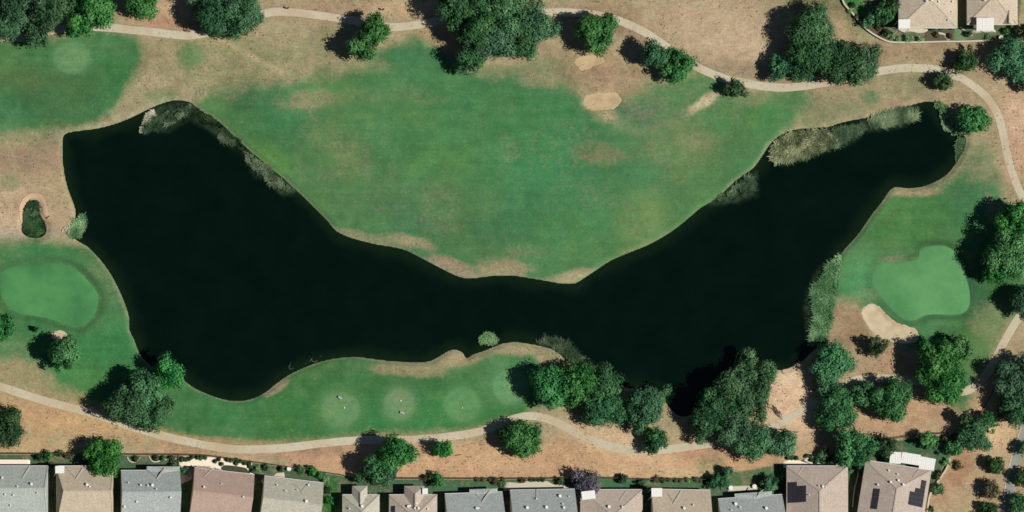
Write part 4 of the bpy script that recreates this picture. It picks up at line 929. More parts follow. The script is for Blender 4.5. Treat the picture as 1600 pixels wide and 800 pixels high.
# ------------------------------------------------------------------ trees
OAK, LEAFY, BANK = 'oaks along the upper cart path', 'leafy green trees', 'trees massed on the south bank'
T = [
 (22,18,40,6.5,'oak','big grey green oak filling the top left corner',OAK,'oak_tree'),
 (74,16,34,6.5,'oak','grey green oak between the corner oak and the bright leafy tree',OAK,'oak_tree'),
 (52,56,21,4.5,'oak','small dark oak hanging over the path below the top left corner oaks',OAK,'oak_tree'),
 (142,14,36,6.0,'leafy','bright leafy tree at the top left, right of the oaks, over the cart path',LEAFY,'leafy_tree'),
 (125,45,17,4.0,'leafy','low leafy tree at the foot of the top left bright tree',LEAFY,'leafy_tree'),
 (218,2,27,5.0,'leafy','leafy tree cut by the top edge, alone above the straight path',LEAFY,'leafy_tree'),
 (330,12,38,6.5,'oak','left half of the rounded oak pair where the upper path disappears',OAK,'oak_tree'),
 (375,22,36,6.0,'oak','right half of the rounded oak pair, beside the path bend',OAK,'oak_tree'),
 (340,45,20,4.5,'oak','short oak below the rounded pair, shading the worn trail',OAK,'oak_tree'),
 (584,48,25,6.0,'leafy','leafy tree right on the upper path, upper one of a touching pair',LEAFY,'leafy_tree'),
 (566,74,22,5.8,'leafy','leafy tree just off the upper path, lower one of a touching pair',LEAFY,'leafy_tree'),
 (742,38,40,8.0,'olive','tallest western tree of the big clump on the fairway edge',OAK,'oak_tree'),
 (790,18,40,8.0,'olive','tree at the top of the big fairway clump, against the top edge',OAK,'oak_tree'),
 (770,66,36,7.0,'oak','central lower tree of the big fairway clump',OAK,'oak_tree'),
 (815,72,28,6.0,'olive','lower right tree of the big fairway clump, over the green turf',OAK,'oak_tree'),
 (838,40,32,6.5,'olive','easternmost tree of the big fairway clump, beside the path',OAK,'oak_tree'),
 (705,10,26,8.0,'oak','dark tree on the far left of the big fairway clump',OAK,'oak_tree'),
 (736,92,24,5.5,'oak','small grey tree at the bottom left tip of the big fairway clump',OAK,'oak_tree'),
 (932,51,32,6.0,'leafy','round leafy tree above the small sand bunker',LEAFY,'leafy_tree'),
 (1022,86,23,5.5,'teal','left one of two joined trees inside the curve of the upper path',LEAFY,'leafy_tree'),
 (1058,101,25,4.6,'leafy','brighter right one of two joined trees inside the curve of the upper path',LEAFY,'leafy_tree'),
 (1150,138,17,3.4,'dark','single small dark tree touching the upper path',LEAFY,'leafy_tree'),
 (1270,45,38,6.5,'olive','northern tree of the oak clump over the upper right path',OAK,'oak_tree'),
 (1262,80,28,5.5,'oak','middle left tree of the oak clump over the upper right path',OAK,'oak_tree'),
 (1338,98,37,5.5,'oak','wide eastern tree of the oak clump over the upper right path',OAK,'oak_tree'),
 (1300,92,32,6.2,'oak','dense middle tree of the oak clump over the upper right path',OAK,'oak_tree'),
 (1217,108,19,3.6,'teal','low leftmost tree of the oak clump over the upper right path',OAK,'oak_tree'),
 (1254,108,21,3.8,'oak','low tree at the lower edge of the oak clump, resting over the path',OAK,'oak_tree'),
 (1507,94,20,3.0,'dark','small dark tree above the path bend under the top right gardens',LEAFY,'leafy_tree'),
 (1472,127,17,2.8,'dark','small dark bushy tree inside the path bend at the upper right',LEAFY,'leafy_tree'),
 (1586,96,36,4.6,'teal','spreading blue green tree cut by the right edge near the top',OAK,'oak_tree'),
 (1604,130,14,3.5,'oak','narrow tree at the right edge just under the spreading one',OAK,'oak_tree'),
 (1601,50,13,3.0,'dark','small dark tree in the top right corner beside the last garden',LEAFY,'leafy_tree'),
 (1519,187,25,3.8,'leafy','bright rounded tree at the lake\'s upper right tip',LEAFY,'leafy_tree'),
 (1578,395,44,7.5,'leafy','huge leafy tree on the right edge shading the green',LEAFY,'leafy_tree'),
 (1592,345,32,7.0,'leafy','leafy tree at the right edge just above the huge one',LEAFY,'leafy_tree'),
 (1556,425,20,5.5,'leafy','low bough tree under the huge leafy tree beside the green',LEAFY,'leafy_tree'),
 (1601,472,24,5.0,'oak','dark tree cut by the right edge where the path comes back',OAK,'oak_tree'),
 (1370,540,16,4.0,'dark','small tree just below the long sand bunker',LEAFY,'leafy_tree'),
 (1466,566,34,6.5,'leafy','large leafy tree south of the right green',LEAFY,'leafy_tree'),
 (1500,545,22,5.0,'leafy','smaller leafy tree at the upper right of the large one by the green',LEAFY,'leafy_tree'),
 (1478,602,30,5.5,'leafy','bright leafy tree on the dry slope under the large one by the green',LEAFY,'leafy_tree'),
 (1590,592,42,6.0,'oak','broad oak at the right edge over the path',OAK,'oak_tree'),
 (1594,640,30,5.0,'oak','oak on the right edge where the grey footpath begins',OAK,'oak_tree'),
 (1568,646,11,2.6,'brown','little brown green tree at the left foot of the right edge oaks',LEAFY,'leafy_tree'),
 (1299,564,30,4.2,'teal','dark tree at the lake\'s lower right corner next to the reeds',BANK,'oak_tree'),
 (1290,600,18,3.4,'oak','shaded tree below the one at the lake\'s lower right corner',BANK,'oak_tree'),
 (1307,643,33,3.6,'teal','blue green spreading tree right of the bare sandy clearing',BANK,'oak_tree'),
 (1344,618,22,4.0,'teal','blue green tree between the sandy clearing tree and the bright one',BANK,'oak_tree'),
 (1392,626,33,5.5,'leafy','bright leafy tree in the middle of the lower right dry ground',LEAFY,'leafy_tree'),
 (1335,698,32,5.5,'leafy','leafy tree between the two solar houses at their fence',LEAFY,'leafy_tree'),
 (1387,697,16,3.0,'dark','round dark tree between the leafy tree and the white pergola',LEAFY,'leafy_tree'),
 (1450,689,15,3.2,'leafy','neat round tree on the lawn above the white pergola',LEAFY,'leafy_tree'),
 (1490,701,14,2.8,'leafy','neat round tree at the far end of the lawn by the rock wall',LEAFY,'leafy_tree'),
 (1521,680,25,3.6,'teal','dark spreading tree on the dry slope above the rock wall',OAK,'oak_tree'),
 (1541,660,17,2.8,'leafy','yellow green bushy tree at the top right of the dark spreading one',LEAFY,'leafy_tree'),
 (1508,652,13,4.6,'dark','upright dark tree at the top left of the dark spreading one',LEAFY,'leafy_tree'),
 (1556,727,17,2.4,'dark','upper one of the small trees on the dry strip left of the footpath',LEAFY,'leafy_tree'),
 (1548,766,16,2.4,'brown','middle one of the small trees on the dry strip left of the footpath',LEAFY,'leafy_tree'),
 (1545,800,16,2.2,'dark','lowest tree on the dry strip, cut by the bottom edge',LEAFY,'leafy_tree'),
 (1600,700,13,2.6,'oak','grey tree at the right edge, top of the three beyond the footpath',OAK,'oak_tree'),
 (1598,744,15,2.6,'dark','dark tree at the right edge, middle of the three beyond the footpath',OAK,'oak_tree'),
 (1590,788,18,2.6,'oak','grey tree at the bottom right corner beyond the footpath',OAK,'oak_tree'),
 (862,605,32,5.5,'leafy','leftmost leafy tree of the bank clump, at the end of the tee lawn',BANK,'leafy_tree'),
 (900,602,34,6.0,'leafy','tall leafy tree second from the left in the bank clump',BANK,'leafy_tree'),
 (945,600,26,5.0,'olive','pale crowned tree of the bank clump leaning to the water',BANK,'oak_tree'),
 (942,635,33,5.0,'teal','broad tree of the bank clump over the lower cart path',BANK,'oak_tree'),
 (1008,634,30,5.5,'teal','tree by the water between the bank clump and the dark inlet',BANK,'oak_tree'),
 (1026,622,20,4.5,'oak','small grey tree touching the dark inlet on its left side',BANK,'oak_tree'),
 (1000,655,20,4.5,'teal','low tree behind the one by the dark inlet, near the path',BANK,'oak_tree'),
 (1023,687,22,3.4,'teal','spiky low tree standing on the lower cart path edge',BANK,'oak_tree'),
 (1168,568,24,6.5,'pale','palest tree top, reaching farthest out over the lake',BANK,'oak_tree'),
 (1192,588,23,6.0,'olive','pale tree right of the palest one, over the water',BANK,'oak_tree'),
 (1150,606,32,7.0,'olive','tall pale tree in the heart of the right bank clump',BANK,'oak_tree'),
 (1176,628,27,6.0,'oak','grey tree beside the sandy clearing and the dead branches',BANK,'oak_tree'),
 (1118,640,32,6.0,'oak','tree on the left flank of the right bank clump above the inlet',BANK,'oak_tree'),
 (1097,664,24,5.0,'oak','lowest left tree of the right bank clump, against the cart path',BANK,'oak_tree'),
 (1148,668,28,6.0,'oak','tree hiding the cart path in the right bank clump',BANK,'oak_tree'),
 (1178,690,31,5.5,'teal','large dark tree south of the path in the right bank clump',BANK,'oak_tree'),
 (1222,695,22,4.5,'teal','small dark tree at the corner of the taupe solar house garden',BANK,'oak_tree'),
 (693,703,16,3.9,'leafy','ball shaped tree standing alone on the orange strip',LEAFY,'leafy_tree'),
 (821,687,30,4.2,'leafy','leafy tree on the orange strip just under the cart path bend',LEAFY,'leafy_tree'),
 (795,683,20,3.6,'dark','dark left neighbour of the leafy tree under the cart path bend',LEAFY,'leafy_tree'),
 (619,708,27,6.5,'leafy','brighter right half of the tall pair below the tee lawn',LEAFY,'leafy_tree'),
 (592,728,24,6.0,'teal','darker left half of the tall pair below the tee lawn',LEAFY,'leafy_tree'),
 (608,744,17,4.5,'teal','low tree behind the tall pair at the small tan house',LEAFY,'leafy_tree'),
 (682,751,13,2.2,'leafy','pale bushy tree at the pinkish grey house beside the white cover',LEAFY,'leafy_tree'),
 (161,715,28,4.6,'leafy','bright leafy tree shading the roof of the tan house',LEAFY,'leafy_tree'),
 (99,552,27,5.6,'leafy','leafy tree alone beside the tiny bunker under the left green',LEAFY,'leafy_tree'),
 (0,513,23,4.5,'leafy','leafy tree cut by the left edge under the left green',LEAFY,'leafy_tree'),
 (262,585,26,5.5,'leafy','bright leafy tree reaching over the lake\'s lower left shore',LEAFY,'leafy_tree'),
 (225,604,30,6.0,'teal','dark tree left of the bright one on the lower left shore',OAK,'oak_tree'),
 (198,632,34,6.0,'oak','wide dark oak covering the lower left cart path',OAK,'oak_tree'),
 (238,642,32,5.0,'oak','grey oak whose right side brushes the tee lawn',OAK,'oak_tree'),
 (8,668,30,5.0,'dark','dark tree cut by the left edge above the gardens',OAK,'oak_tree'),
 (912,757,22,3.0,'purple','purple leaved tree between the slate blue and the taupe house','ornamental garden trees','purple_tree'),
 (1380,24,17,3.6,'leafy','leafy tree in the top right garden against the house wall',LEAFY,'leafy_tree'),
 (1392,8,15,3.6,'dark','dark garden tree cut by the top edge beside the sandy roof',LEAFY,'leafy_tree'),
 (1360,32,13,2.6,'teal','grey shrubby tree in the upper right garden bed',OAK,'oak_tree'),
 (1202,754,14,2.8,'teal','low tree on the lawn near the slate grey house and its side fence',LEAFY,'leafy_tree'),
 (1124,753,14,2.6,'teal','blue green garden tree with a dark spiky neighbour at the sandy house',LEAFY,'leafy_tree'),
 (1136,738,11,2.4,'teal','small garden tree up on the dry edge above the blue green one',LEAFY,'leafy_tree'),
]
for px, py, r, zc, kind, lab, grp, nm in T:
    tree(px, py, r, zc, kind, lab, grp, nm)

# ------------------------------------------------------------------ shrubs
SH = [
 (61,715,8,'dark','dark round shrub at the right end of the pale patio slab',1.8),
 (76,713,10,'leafy','wide green shrub next to the dark one by the patio slab',1.6),
 (93,709,6,'dark','narrow dark shrub on the fence above the small awning',1.4),
 (104,712,8,'brown','straggly brown green shrub left of the bright leafy tree',1.2),
 (78,727,7,'brown','untidy shrub in the gap beside the grey roofed house',1.2),
 (274,733,11,'teal','spiky palm like shrub at the corner of the blue grey house',1.8),
 (288,735,7.5,'olive','smooth round grey shrub right of the spiky one',1.6),
 (286,763,5.5,'olive','grey shrub halfway down the dark gap by the rose brown house',1.4),
 (284,798,5.5,'olive','grey shrub at the bottom of the gap by the rose brown house',1.4),
 (212,717,5,'brown','little brown shrub in the left scalloped bed',.9),
 (243,715,5,'brown','little brown shrub in the right scalloped bed',.9),
 (254,716,4,'olive','middle grey plant of the right scalloped bed',.8),
 (268,716,5,'brown','last brown plant of the right scalloped bed',.8),
 (438,733,5,'dark','dark plant beside the tiny slab at the beige grey house',1.0),
 (416,731,7,'dark','dark plant at the far left garden corner of the beige grey house',1.2),
 (403,732,6,'mint','pale plant at the right end of the white gravel',1.0),
 (470,733,9,'leafy','first shrub of the hedge above the beige grey house',1.4),
 (486,736,10,'leafy','second shrub of the hedge above the beige grey house',1.4),
 (499,742,9,'leafy','third shrub of the hedge above the beige grey house',1.4),
 (509,751,9,'mint','pale shrub where the hedge turns down the gap',1.4),
 (512,765,9,'dark','upper dark shrub in the green gap',2.0),
 (516,782,9,'leafy','lower bright shrub in the green gap',1.6),
 (561,747,11,'olive','grey green shrub above the small tan house',3.4),
 (665,747,7,'brown','dark twiggy shrub left of the pale bushy tree',1.8),
 (785,758,8,'olive','shrub at the left end of the pale patio',1.6),
 (774,752,8,'brown','straggly shrub on the fence left of the pale patio',1.4),
 (790,775,7,'brown','shrub in the gap left of the wide slate blue house',1.2),
 (817,751,5,'brown','low brown shrub on the edge of the pale patio',1.0),
 (875,751,8,'olive','grey shrub on the patio next to the purple leaved tree',2.0),
 (972,748,10,'dark','dark shrub on the lawn above the taupe house',2.0),
 (1001,755,8,'dark','dark shrub at the gap of the sandy house',1.4),
 (1010,764,6,'olive','round plant left of the square awning of the sandy house',1.4),
 (1009,777,6,'olive','lower round plant in the gap left of the sandy house',1.2),
 (1026,750,6,'brown','first low plant on the fence above the sandy house',.9),
 (1036,751,5,'dark','second low plant on the fence above the sandy house',.9),
 (1075,749,4,'mint','tiny pale plant on the fence right of the sandy house',.8),
 (1088,749,4,'brown','tiny brown plant at the end of the fence of the sandy house',.8),
 (1108,754,10,'dark','dark spiky agave like shrub left of the blue green garden tree',1.8),
 (1210,760,7,'mint','pale round shrub beside the side fence of the solar house',1.4),
 (1222,773,6,'olive','shrub against the west wall of the solar house',1.4),
 (1220,745,5,'mint','small pale shrub at the upper end of the side fence',1.2),
 (1286,711,14,'olive','grey shrub right of the white spotted patio',2.0),
 (1344,731,7,'olive','shrub at the top of the narrow garden path',1.2),
 (1329,735,5,'olive','shrub between the solar house and the narrow garden path',1.0),
 (1497,727,9,'brown','small brown bush beside the rock wall on the dry slope',1.0),
 (1478,722,8,'mint','pale bush on the lawn side of the rock wall',1.2),
 (1468,740,6,'brown','brown bush near the end of the white pergola',1.2),
 (1467,765,12,'olive','grey green bush against the stepped solar panels',2.2),
 (1464,745,5,'dark','dark bush below the pergola\'s outer end',1.2),
 (1455,795,7,'dark','dark bush at the bottom edge by the rock wall',1.2),
 (1490,681,7,'brown','dead grey bush between the two neat round trees',1.0),
 (1476,683,7,'brown','dead grey bush at the end of the lawn fence',1.0),
 (1332,8,5,'dark','dark plant on the curved wall at the top edge',1.0),
 (1328,16,4,'mint','pale plant on the curved wall below the dark one',.8),
 (1338,26,5,'brown','brown plant where the curved wall leans in',.9),
 (1374,40,9,'brown','brown shrub inside the curved wall near the mulch bed',1.3),
 (1356,38,7,'mint','pale shrub inside the curved wall',1.2),
 (1367,28,9,'olive','grey shrub in the middle of the top right garden',1.5),
 (1385,52,8,'dark','dark shrub at the low bend of the curved wall',1.3),
 (1393,57,7,'mint','pale shrub at the low bend of the curved wall',1.1),
 (1402,61,6,'mint','pale shrub on the wall below the white awning',1.0),
 (1420,61,9,'mint','wide pale shrub on the wall below the patio',1.0),
 (1438,62,7,'mint','pale shrub on the wall right of the wide one',1.0),
 (1388,34,8,'leafy','bright shrub against the wall of the sandy roofed house',1.4),
 (1459,44,8,'olive','first shrub along the sandy roof\'s lower edge',1.3),
 (1472,42,8,'olive','second shrub along the sandy roof\'s lower edge',1.3),
 (1486,42,7,'olive','third shrub along the sandy roof\'s lower edge',1.3),
 (1463,54,5,'brown','brown plant in the mulch bed of the top right garden',.8),
 (1484,56,5,'brown','second brown plant in the mulch bed by the dividing fence',.8),
 (1513,53,5,'dark','dark round shrub on the small bright lawn',1.5),
 (1511,31,6,'mint','pale shrub at the mouth of the dark gap between top houses',1.2),
 (1545,60,6,'mint','pale plant at the wall below the slatted pergola',.8),
 (1572,50,8,'leafy','green shrub right of the slatted pergola',1.3),
 (1580,42,7,'mint','pale shrub at the corner of the top right house',1.3),
 (1567,64,7,'mint','pale shrub at the end of the curved wall',1.0),
 (1581,60,8,'leafy','green shrub beside the small dark corner tree',1.3),
 (56,514,6,'dark','small dark bush left of the tiny bunker under the left green',2.0),
 (948,588,8,'pale','whitish bush at the water beside the bank clump',1.5),
]
for px, py, r, kind, lab, hh in SH:
    spk = 1.0 if ('spiky' in lab or 'twiggy' in lab or 'straggly' in lab) else .25
    shrub(px, py, r, kind, lab, hgtm=hh, spiky=spk, dens=.9)
# dotted plants in the white gravel
dots = [(283,719),(284,716),(288,717),(290,719),(295,717),(300,715),(308,715),(313,716),(314,714),(320,715),(336,721),(346,725),(361,720),(369,724),(376,721),(382,724),(389,725),(391,730),(394,736),(342,718),(355,718),(370,719)]
for px, py in dots:
    shrub(px, py, random.uniform(1.3, 2.4), 'dark', 'small dark plant dotted in the white gravel garden', 'small dark plants in the white gravel', 'gravel_plant', hgtm=.5, cat='plant')
for px, py in [(1231,716),(1237,716),(1244,716),(1261,713),(1267,713),(1267,719),(1275,717),(1274,722)]:
    shrub(px, py, 1.9, 'dark', 'small dark plant dotted on the white patio of the solar house', 'small dark plants on the white patio', 'patio_plant', hgtm=.5, cat='plant')
for px, py in [(829,750),(835,750),(841,750),(848,750)]:
    shrub(px, py, 1.6, 'dark', 'little dark plant in the row along the pale patio\'s upper edge', 'little plants in a row on the pale patio', 'patio_plant', hgtm=.5, cat='plant')
for px, py in [(746,749),(755,750),(766,750),(772,749),(785,749),(1045,750),(1056,751),(1063,751),(1094,751)]:
    shrub(px, py, 2.6, 'brown', 'low dark tuft growing along the rail fence behind the gardens', 'tufts along the rail fence', 'fence_plant', hgtm=.5, cat='plant')

# ------------------------------------------------------------------ reeds and water plants
def inpoly(n, poly, seed):
    r = np.random.default_rng(seed); P = np.array(poly, float); lo, hi = P.min(0), P.max(0); out = np.zeros((0, 2))
    while len(out) < n:
        q = r.uniform(lo, hi, (n*2, 2)); d = sdf(q[:,0], q[:,1], P)
        # ragged edge
        e = fbm(q[:,0]+500, q[:,1]+500, 9, seed, 3)*9-4.0
        out = np.concatenate([out, q[d+e < 0]])
    return out[:n]
def reeds(pts, n, ht, lean, kind, label, seed, wid=.05, leandir=None, cat='reeds', clumpy=0.0, name='reed_bed', group=None):
    P = inpoly(n, pts, seed); r = np.random.default_rng(seed+1)
    if clumpy:
        k = fbm(P[:,0]+300, P[:,1]+300, 11, seed+5, 3); P = P[k > clumpy]; n = len(P)
    c = P.mean(0); z = np.maximum(hgt(P[:,0], P[:,1]), WATER_Z)-.02
    B = np.stack([gx(P[:,0]), gy(P[:,1]), z], 1)
    ht *= .58; wid *= .8; h = ht*r.uniform(.5, 1.15, n)*(.7+.6*fbm(P[:,0], P[:,1], 14, seed, 2))
    a = r.uniform(0, 2*math.pi, n) if leandir is None else math.radians(leandir)+r.normal(0, .75, n)
    l = h*np.tan(np.clip(r.normal(lean+.25, .2, n), .02, 1.15))
    d = np.stack([np.cos(a), np.sin(a), np.zeros(n)], 1); s = np.stack([-np.sin(a), np.cos(a), np.zeros(n)], 1)
    up = np.array([0, 0, 1.0]); wv = (wid*r.uniform(.6, 1.5, n))[:, None]
    mid = B+d*(l*.35)[:, None]+up*(h*.65)[:, None]; tip = B+d*l[:, None]+up*h[:, None]
    V = np.stack([B-s*wv, B+s*wv, mid+s*wv*1.3, mid-s*wv*1.3, tip+s*wv*.35, tip-s*wv*.35], 1).reshape(-1, 3)
    i = np.arange(n)[:, None]*6; F = np.concatenate([i+np.array([0,1,2,3]), i+np.array([3,2,4,5])])
    t = np.clip(fbm(P[:,0]+90, P[:,1]+90, 13, seed+3, 4)*3.2-1.25+r.normal(0, .16, n), -.0, 1)
    o0 = (gx(c[0]), gy(c[1]), WATER_Z); V = V-np.array(o0)
    o = mesh_np(name, V, F, RM[kind], attr={'tint': ('FLOAT', np.repeat(t, 6))}); o.location = o0
    return tag(o, label, cat, group, 'stuff')
RM = {'reed': leafmat('reed_leaves', srgb(72,104,72), srgb(160,184,142), .2), 'fresh': leafmat('fresh_reeds', srgb(94,140,92), srgb(164,200,150), .2),
      'grey': leafmat('grey_reeds', srgb(52,84,56), srgb(142,164,130), .2), 'straw': leafmat('straw_reeds', srgb(88,102,68), srgb(188,194,146), .2),
      'murk': leafmat('sunken_weed', srgb(18,40,22), srgb(60,84,54), .0), 'bleached': leafmat('bleached_weed', srgb(140,144,116), srgb(232,228,204), .1), 'pondweed': leafmat('pond_weed', srgb(34,66,38), srgb(92,122,78), .1)}
RB = 'reed beds round the lake'
reeds([(1312,396),(1318,400),(1312,430),(1306,470),(1298,510),(1290,534),(1276,540),(1264,533),(1270,515),(1273,495),(1272,475),(1267,458),(1275,444),(1290,425),(1300,408)], 9500, 1.5, .5, 'fresh', 'tall pale reed bed between the lake and the long bunker', 301, .055, 200, group=RB)
reeds([(1205,250),(1207,232),(1217,215),(1236,205),(1262,200),(1292,200),(1300,205),(1306,218),(1296,232),(1276,236),(1262,246),(1240,250),(1225,252)], 9000, 1.3, .6, 'straw', 'broad straw and green reed bed on the lake\'s upper right shore', 311, .055, 250, group=RB)
reeds([(1300,205),(1318,199),(1348,194),(1350,200),(1340,212),(1322,218),(1308,232),(1298,232)], 3000, 1.2, .7, 'reed', 'wispy reed bed right of the broad straw one', 312, .05, 30, group=RB)
reeds([(1352,188),(1375,178),(1400,172),(1420,168),(1434,172),(1432,180),(1420,192),(1400,194),(1368,200),(1356,196)], 4600, 1.2, .75, 'reed', 'narrow streaky reed bed nearest the lake\'s upper right tip', 313, .05, 20, group=RB)
reeds([(1461,160),(1468,158),(1480,168),(1486,180),(1495,192),(1505,204),(1506,210),(1494,209),(1476,204),(1468,190),(1468,175)], 5200, .9, .3, 'fresh', 'fresh green marsh plants left of the bright rounded tree', 321, .07, None, cat='marsh plants', group=RB)
reeds([(1508,214),(1509,228),(1502,242),(1494,256),(1488,262),(1491,252),(1494,240),(1493,226),(1499,217)], 2600, .9, .3, 'fresh', 'fresh green marsh plants on the short bank below the bright rounded tree', 322, .07, None, cat='marsh plants', group=RB)
reeds([(1108,318),(1122,306),(1150,288),(1162,278),(1182,270),(1178,283),(1180,300),(1168,298),(1152,306),(1136,315),(1120,315)], 2400, 1.1, .6, 'reed', 'ragged reed clump on the fairway shore right of centre', 331, .05, 20, clumpy=.42, group=RB)
reeds([(388,237),(404,248),(424,264),(444,280),(462,296),(452,299),(436,296),(420,282),(402,268),(390,254),(384,244)], 4200, 1.1, .5, 'grey', 'dark grey green reed strip down the lake\'s upper left shore', 341, .055, 230, clumpy=.32, group=RB)
reeds([(300,162),(320,175),(345,194),(370,216),(386,236),(376,232),(350,212),(335,202),(318,190),(296,176)], 1600, .8, .5, 'murk', 'thin dark weed along the upper left shoreline', 342, .05, None, clumpy=.42, cat='water weed', group=RB)
reeds([(336,208),(350,210),(366,218),(362,228),(348,222),(338,218)], 800, .9, .6, 'grey', 'small whitish weed patch off the upper left shore', 343, .05, 0, clumpy=.35, cat='water weed', group=RB)
reeds([(240,180),(262,176),(278,166),(300,162),(296,176),(282,184),(262,196),(244,202),(222,207),(228,195)], 3200, .9, .6, 'grey', 'mottled weed bed in the lake\'s top left corner', 344, .05, 240, clumpy=.38, cat='water weed', group=RB)
reeds([(228,178),(240,173),(246,182),(238,190),(226,192),(222,207),(219,200)], 1500, .5, .8, 'bleached', 'bleached straw coloured weed at the lake\'s top left corner', 345, .07, None, cat='water weed', group=RB)
reeds([(112,358),(118,343),(128,336),(136,344),(132,360),(127,374),(114,372),(106,366)], 3800, 1.1, .35, 'fresh', 'bright green marsh bush on the left shore by the pond', 351, .07, None, cat='marsh plants', group=RB)
reeds([(748,541),(747,529),(757,521),(768,518),(777,528),(777,535),(764,539)], 2600, 1.0, .3, 'fresh', 'round mint green bush growing out of the lake\'s bottom shore', 361, .07, None, cat='marsh plants', group=RB)
reeds([(838,538),(856,530),(872,533),(886,541),(900,552),(916,566),(930,580),(912,576),(890,568),(872,552),(852,542)], 3200, 1.4, .6, 'grey', 'feathery reeds on the bottom shore next to the bank clump', 371, .05, 60, clumpy=.25, group=RB)
reeds([(440,570),(470,562),(500,554),(505,560),(470,572),(445,582)], 260, .4, .4, 'grey', 'faint weed specks off the bottom left shore', 381, .06, None, clumpy=.5, cat='water weed', group=RB)
reeds([(38,326),(44,314),(58,313),(62,325),(63,336),(71,352),(70,362),(60,369),(46,368),(36,361),(37,347)], 5200, .45, .9, 'pondweed', 'dense dark green weed filling the small pond', 391, .07, None, cat='water weed')
reeds([(40,330),(48,322),(58,326),(56,336),(46,342)], 320, .5, .8, 'grey', 'paler weed fleck near the top of the small pond', 392, .06, None, clumpy=.4, cat='water weed')

def scruff():
    r = np.random.default_rng(77); n = 15000
    q = np.stack([r.uniform(-10, 1610, n), r.uniform(-10, 760, n)], 1)
    u = np.clip(np.interp(q[:,0], ax_, IX), 0, len(ax_)-2).astype(int); v = np.clip(np.interp(q[:,1], ay_, IY), 0, len(ay_)-2).astype(int)
    k = (cover[v, u] < .45) & (D_shore[v, u] > 3) & (fbm(q[:,0], q[:,1], 40, 71, 4) > .46)
    for b in D_b: k &= b[v, u] > 2
    q = q[k]; n = len(q)
    z = hgt(q[:,0], q[:,1]); c = np.stack([gx(q[:,0]), gy(q[:,1]), z], 1); V = []; m = 4
    a = r.uniform(0, 6.28, (n, m)); h = r.uniform(.06, .22, (n, m)); L = r.uniform(.10, .34, (n, m))
    d = np.stack([np.cos(a), np.sin(a), np.zeros_like(a)], -1); s_ = np.stack([-np.sin(a), np.cos(a), np.zeros_like(a)], -1)*.05
    B = c[:, None, :]; tip = B+d*L[..., None]+np.array([0, 0, 1.])*h[..., None]
    V = np.stack([B-s_, B+s_, tip+s_*.6, tip-s_*.6], 2).reshape(-1, 3)
    o = mesh_np('dry_tufts', V, np.arange(len(V)).reshape(-1, 4), leafmat('dry_tuft_blades', srgb(104,96,62), srgb(212,186,138), .1), attr={'tint': ('FLOAT', np.repeat(r.random(n), m*4))})
    tag(o, 'scattered low tufts of dead and green weeds over the dry ground', 'dry weeds', kind='stuff')
scruff()

# ------------------------------------------------------------------ small things
def log_pile():
    root = empty('dead_branches', (gx(1207), gy(640), hw(gx(1207), gy(640)))); tag(root, 'heap of dead branches on the sandy clearing beside the bank clump', 'dead branches')
    r = random.Random(5)
    for k in range(15):
        mb = MB(); a = math.radians(-38+r.uniform(-35, 35)); L = r.uniform(1.0, 3.6); x = r.uniform(-2.4, 2.4); y = -x*.75+r.uniform(-.45, .45)
        mb.tube([(x-math.cos(a)*L/2, y-math.sin(a)*L/2, .12), (x, y, .3+r.uniform(0, .25)), (x+math.cos(a)*L/2, y+math.sin(a)*L/2, r.uniform(.1, .5))], [.10, .08, .03], 5)
        mb.build('branch', BARK, root)
log_pile()
M_worn = simple('weathered_white', (.42,.43,.38), .8, .1)
def bench(px, py, rot, label):
    x, y = gx(px), gy(py); root = empty('tee_bench', (x, y, hw(x, y)), math.radians(rot)); tag(root, label, 'bench', 'benches on the tees')
    for k in range(3): mb = MB(); mb.box(-.5, -.26+k*.18, .44, .5, -.11+k*.18, .48); mb.build('slat', M_worn, root)
    for s_ in (-1, 1): mb = MB(); mb.box(s_*.4-.05, -.22, 0, s_*.4+.05, .22, .44); mb.build('leg', M_trim, root)
bench(531, 622, -35, 'small white bench on the leftmost round tee')
bench(628, 645.5, -20, 'small white bench on the palest round tee')
def marker(px, py, label, col=M_trim, s=.16):
    x, y = gx(px), gy(py); mb = MB(); mb.tube([(0,0,-.05), (0,0,.1), (0,0,.22)], [s, s*.9, s*.3], 8)
    return tag(mb.build('tee_marker', col, loc=(x, y, hw(x, y))), label, 'tee marker', 'tee markers')
marker(538, 637, 'white tee marker below the bench on the leftmost round tee', s=.22)
marker(626, 626, 'white tee marker above the bench on the palest round tee', s=.22)
marker(722, 637, 'white tee marker in the middle of the third round tee', s=.18)
def post_sign(px, py, label):
    x, y = gx(px), gy(py); root = empty('bin_post', (x, y, hw(x, y))); tag(root, label, 'post', 'posts beside the cart path')
    mb = MB(); mb.box(-.06, -.06, -.1, .06, .06, 1.0); mb.build('post', M_dark, root)
    mb = MB(); mb.tube([(0,0,.55), (0,0,1.15)], [.2, .24], 8); mb.build('bin', M_dark, root)
post_sign(449, 14, 'dark bin post on the upper path right of the rounded oak pair')
post_sign(598, 16, 'dark bin post on bare ground above the touching leafy pair')
mb = MB(); mb.tube([(-.1,0,.1), (1.1,.15,.25), (1.6,.2,.5)], [.1, .08, .04], 6); x, y = gx(712), gy(712)
tag(mb.build('fallen_branch', BARK, loc=(x, y, hw(x, y))), 'short fallen branch right of the ball shaped tree', 'branch')
mb = MB(); mb.tube([(0,0,.1), (.7,.55,.12)], [.14, .14], 8); x, y = gx(72.5), gy(341)
tag(mb.build('drain_pipe', M_dark, loc=(x, y, hw(x, y)+.1)), 'short dark pipe at the end of the pond surround', 'pipe')
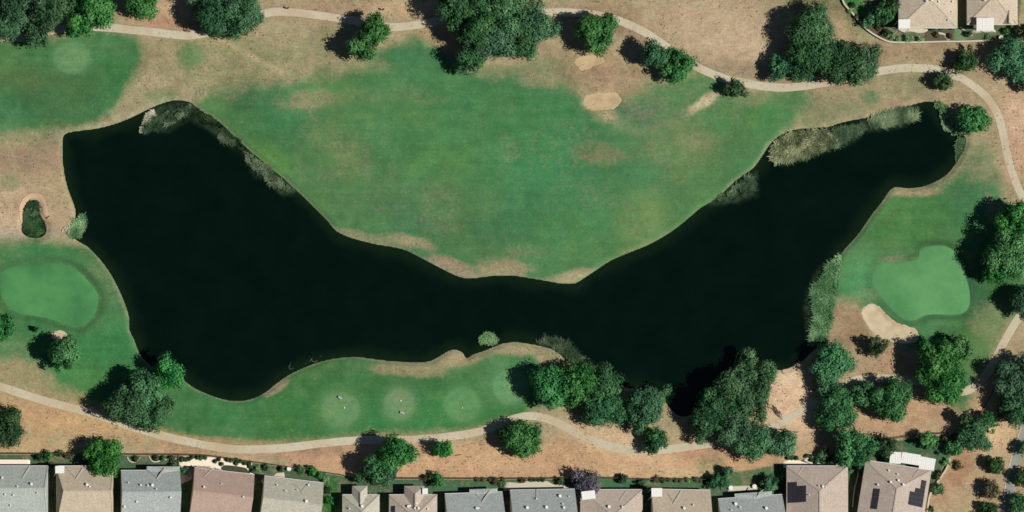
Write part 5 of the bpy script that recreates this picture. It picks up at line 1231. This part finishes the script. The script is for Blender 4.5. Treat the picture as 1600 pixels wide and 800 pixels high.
# stones along the inlet by the marsh bush
M_stone = simple('pale_stone', srgb(186,174,150), .9, .2, 2)
r = random.Random(9)
rocks = empty('stone_edging', (gx(104), gy(362), 0)); tag(rocks, 'ring of pale stones at the inlet beside the bright green marsh bush', 'stones')
for k in range(22):
    t = k/21; a = math.pi*(.15+1.3*t); px, py = 104+7*math.cos(a)+(5 if k % 3 == 0 else 0), 362-7*math.sin(a)
    if k > 13: px, py = 106+(k-13)*1.3, 357-(k-13)*1.4
    x, y = gx(px)-gx(104), gy(py)-gy(362); s_ = r.uniform(.16, .34); mb = MB()
    mb.tube([(x, y, hw(gx(px), gy(py))-.1), (x+.02, y, hw(gx(px), gy(py))+s_*.4), (x+.05, y+.03, hw(gx(px), gy(py))+s_*.9)], [s_, s_*1.05, s_*.5], 6)
    mb.build('stone', M_stone, rocks)
# a few pieces of garden furniture and gear
def ac_unit(px, py, label):
    x, y = gx(px), gy(py); root = empty('air_conditioner', (x, y, 0)); tag(root, label, 'air conditioner', 'air conditioners in the side yards')
    mb = MB(); mb.box(-.42, -.42, -.05, .42, .42, .8); mb.build('case', M_frame, root)
    mb = MB(); mb.tube([(0,0,.8), (0,0,.86)], [.34, .34], 12); mb.build('fan_grille', M_dark, root)
ac_unit(80, 775, 'air conditioner in the gap between the first two bottom houses')
ac_unit(1343, 790, 'air conditioner at the foot of the narrow garden path')
def lounge(px, py, rot, label):
    x, y = gx(px), gy(py); root = empty('garden_table', (x, y, hw(x, y)), math.radians(rot)); tag(root, label, 'table', 'garden tables')
    mb = MB(); mb.tube([(0,0,.70), (0,0,.75)], [.55, .55], 14); mb.build('table_top', M_trim, root)
    mb = MB(); mb.tube([(0,0,0), (0,0,.7)], [.2, .05], 8); mb.build('leg', M_trim, root)
lounge(1178, 761, 0, 'white round table on the slab above the slate grey house')
lounge(1141, 763, 0, 'white round table at the left end of the slate grey house slab')
lounge(451, 733.5, 0, 'white round table in the lawn of the beige grey house')
lounge(1563, 60, 0, 'white round table on the wall end under the top right house')
print('objects', len(bpy.data.objects), 'tris', sum(len(o.data.polygons)*2 for o in bpy.data.objects if o.type == 'MESH'))
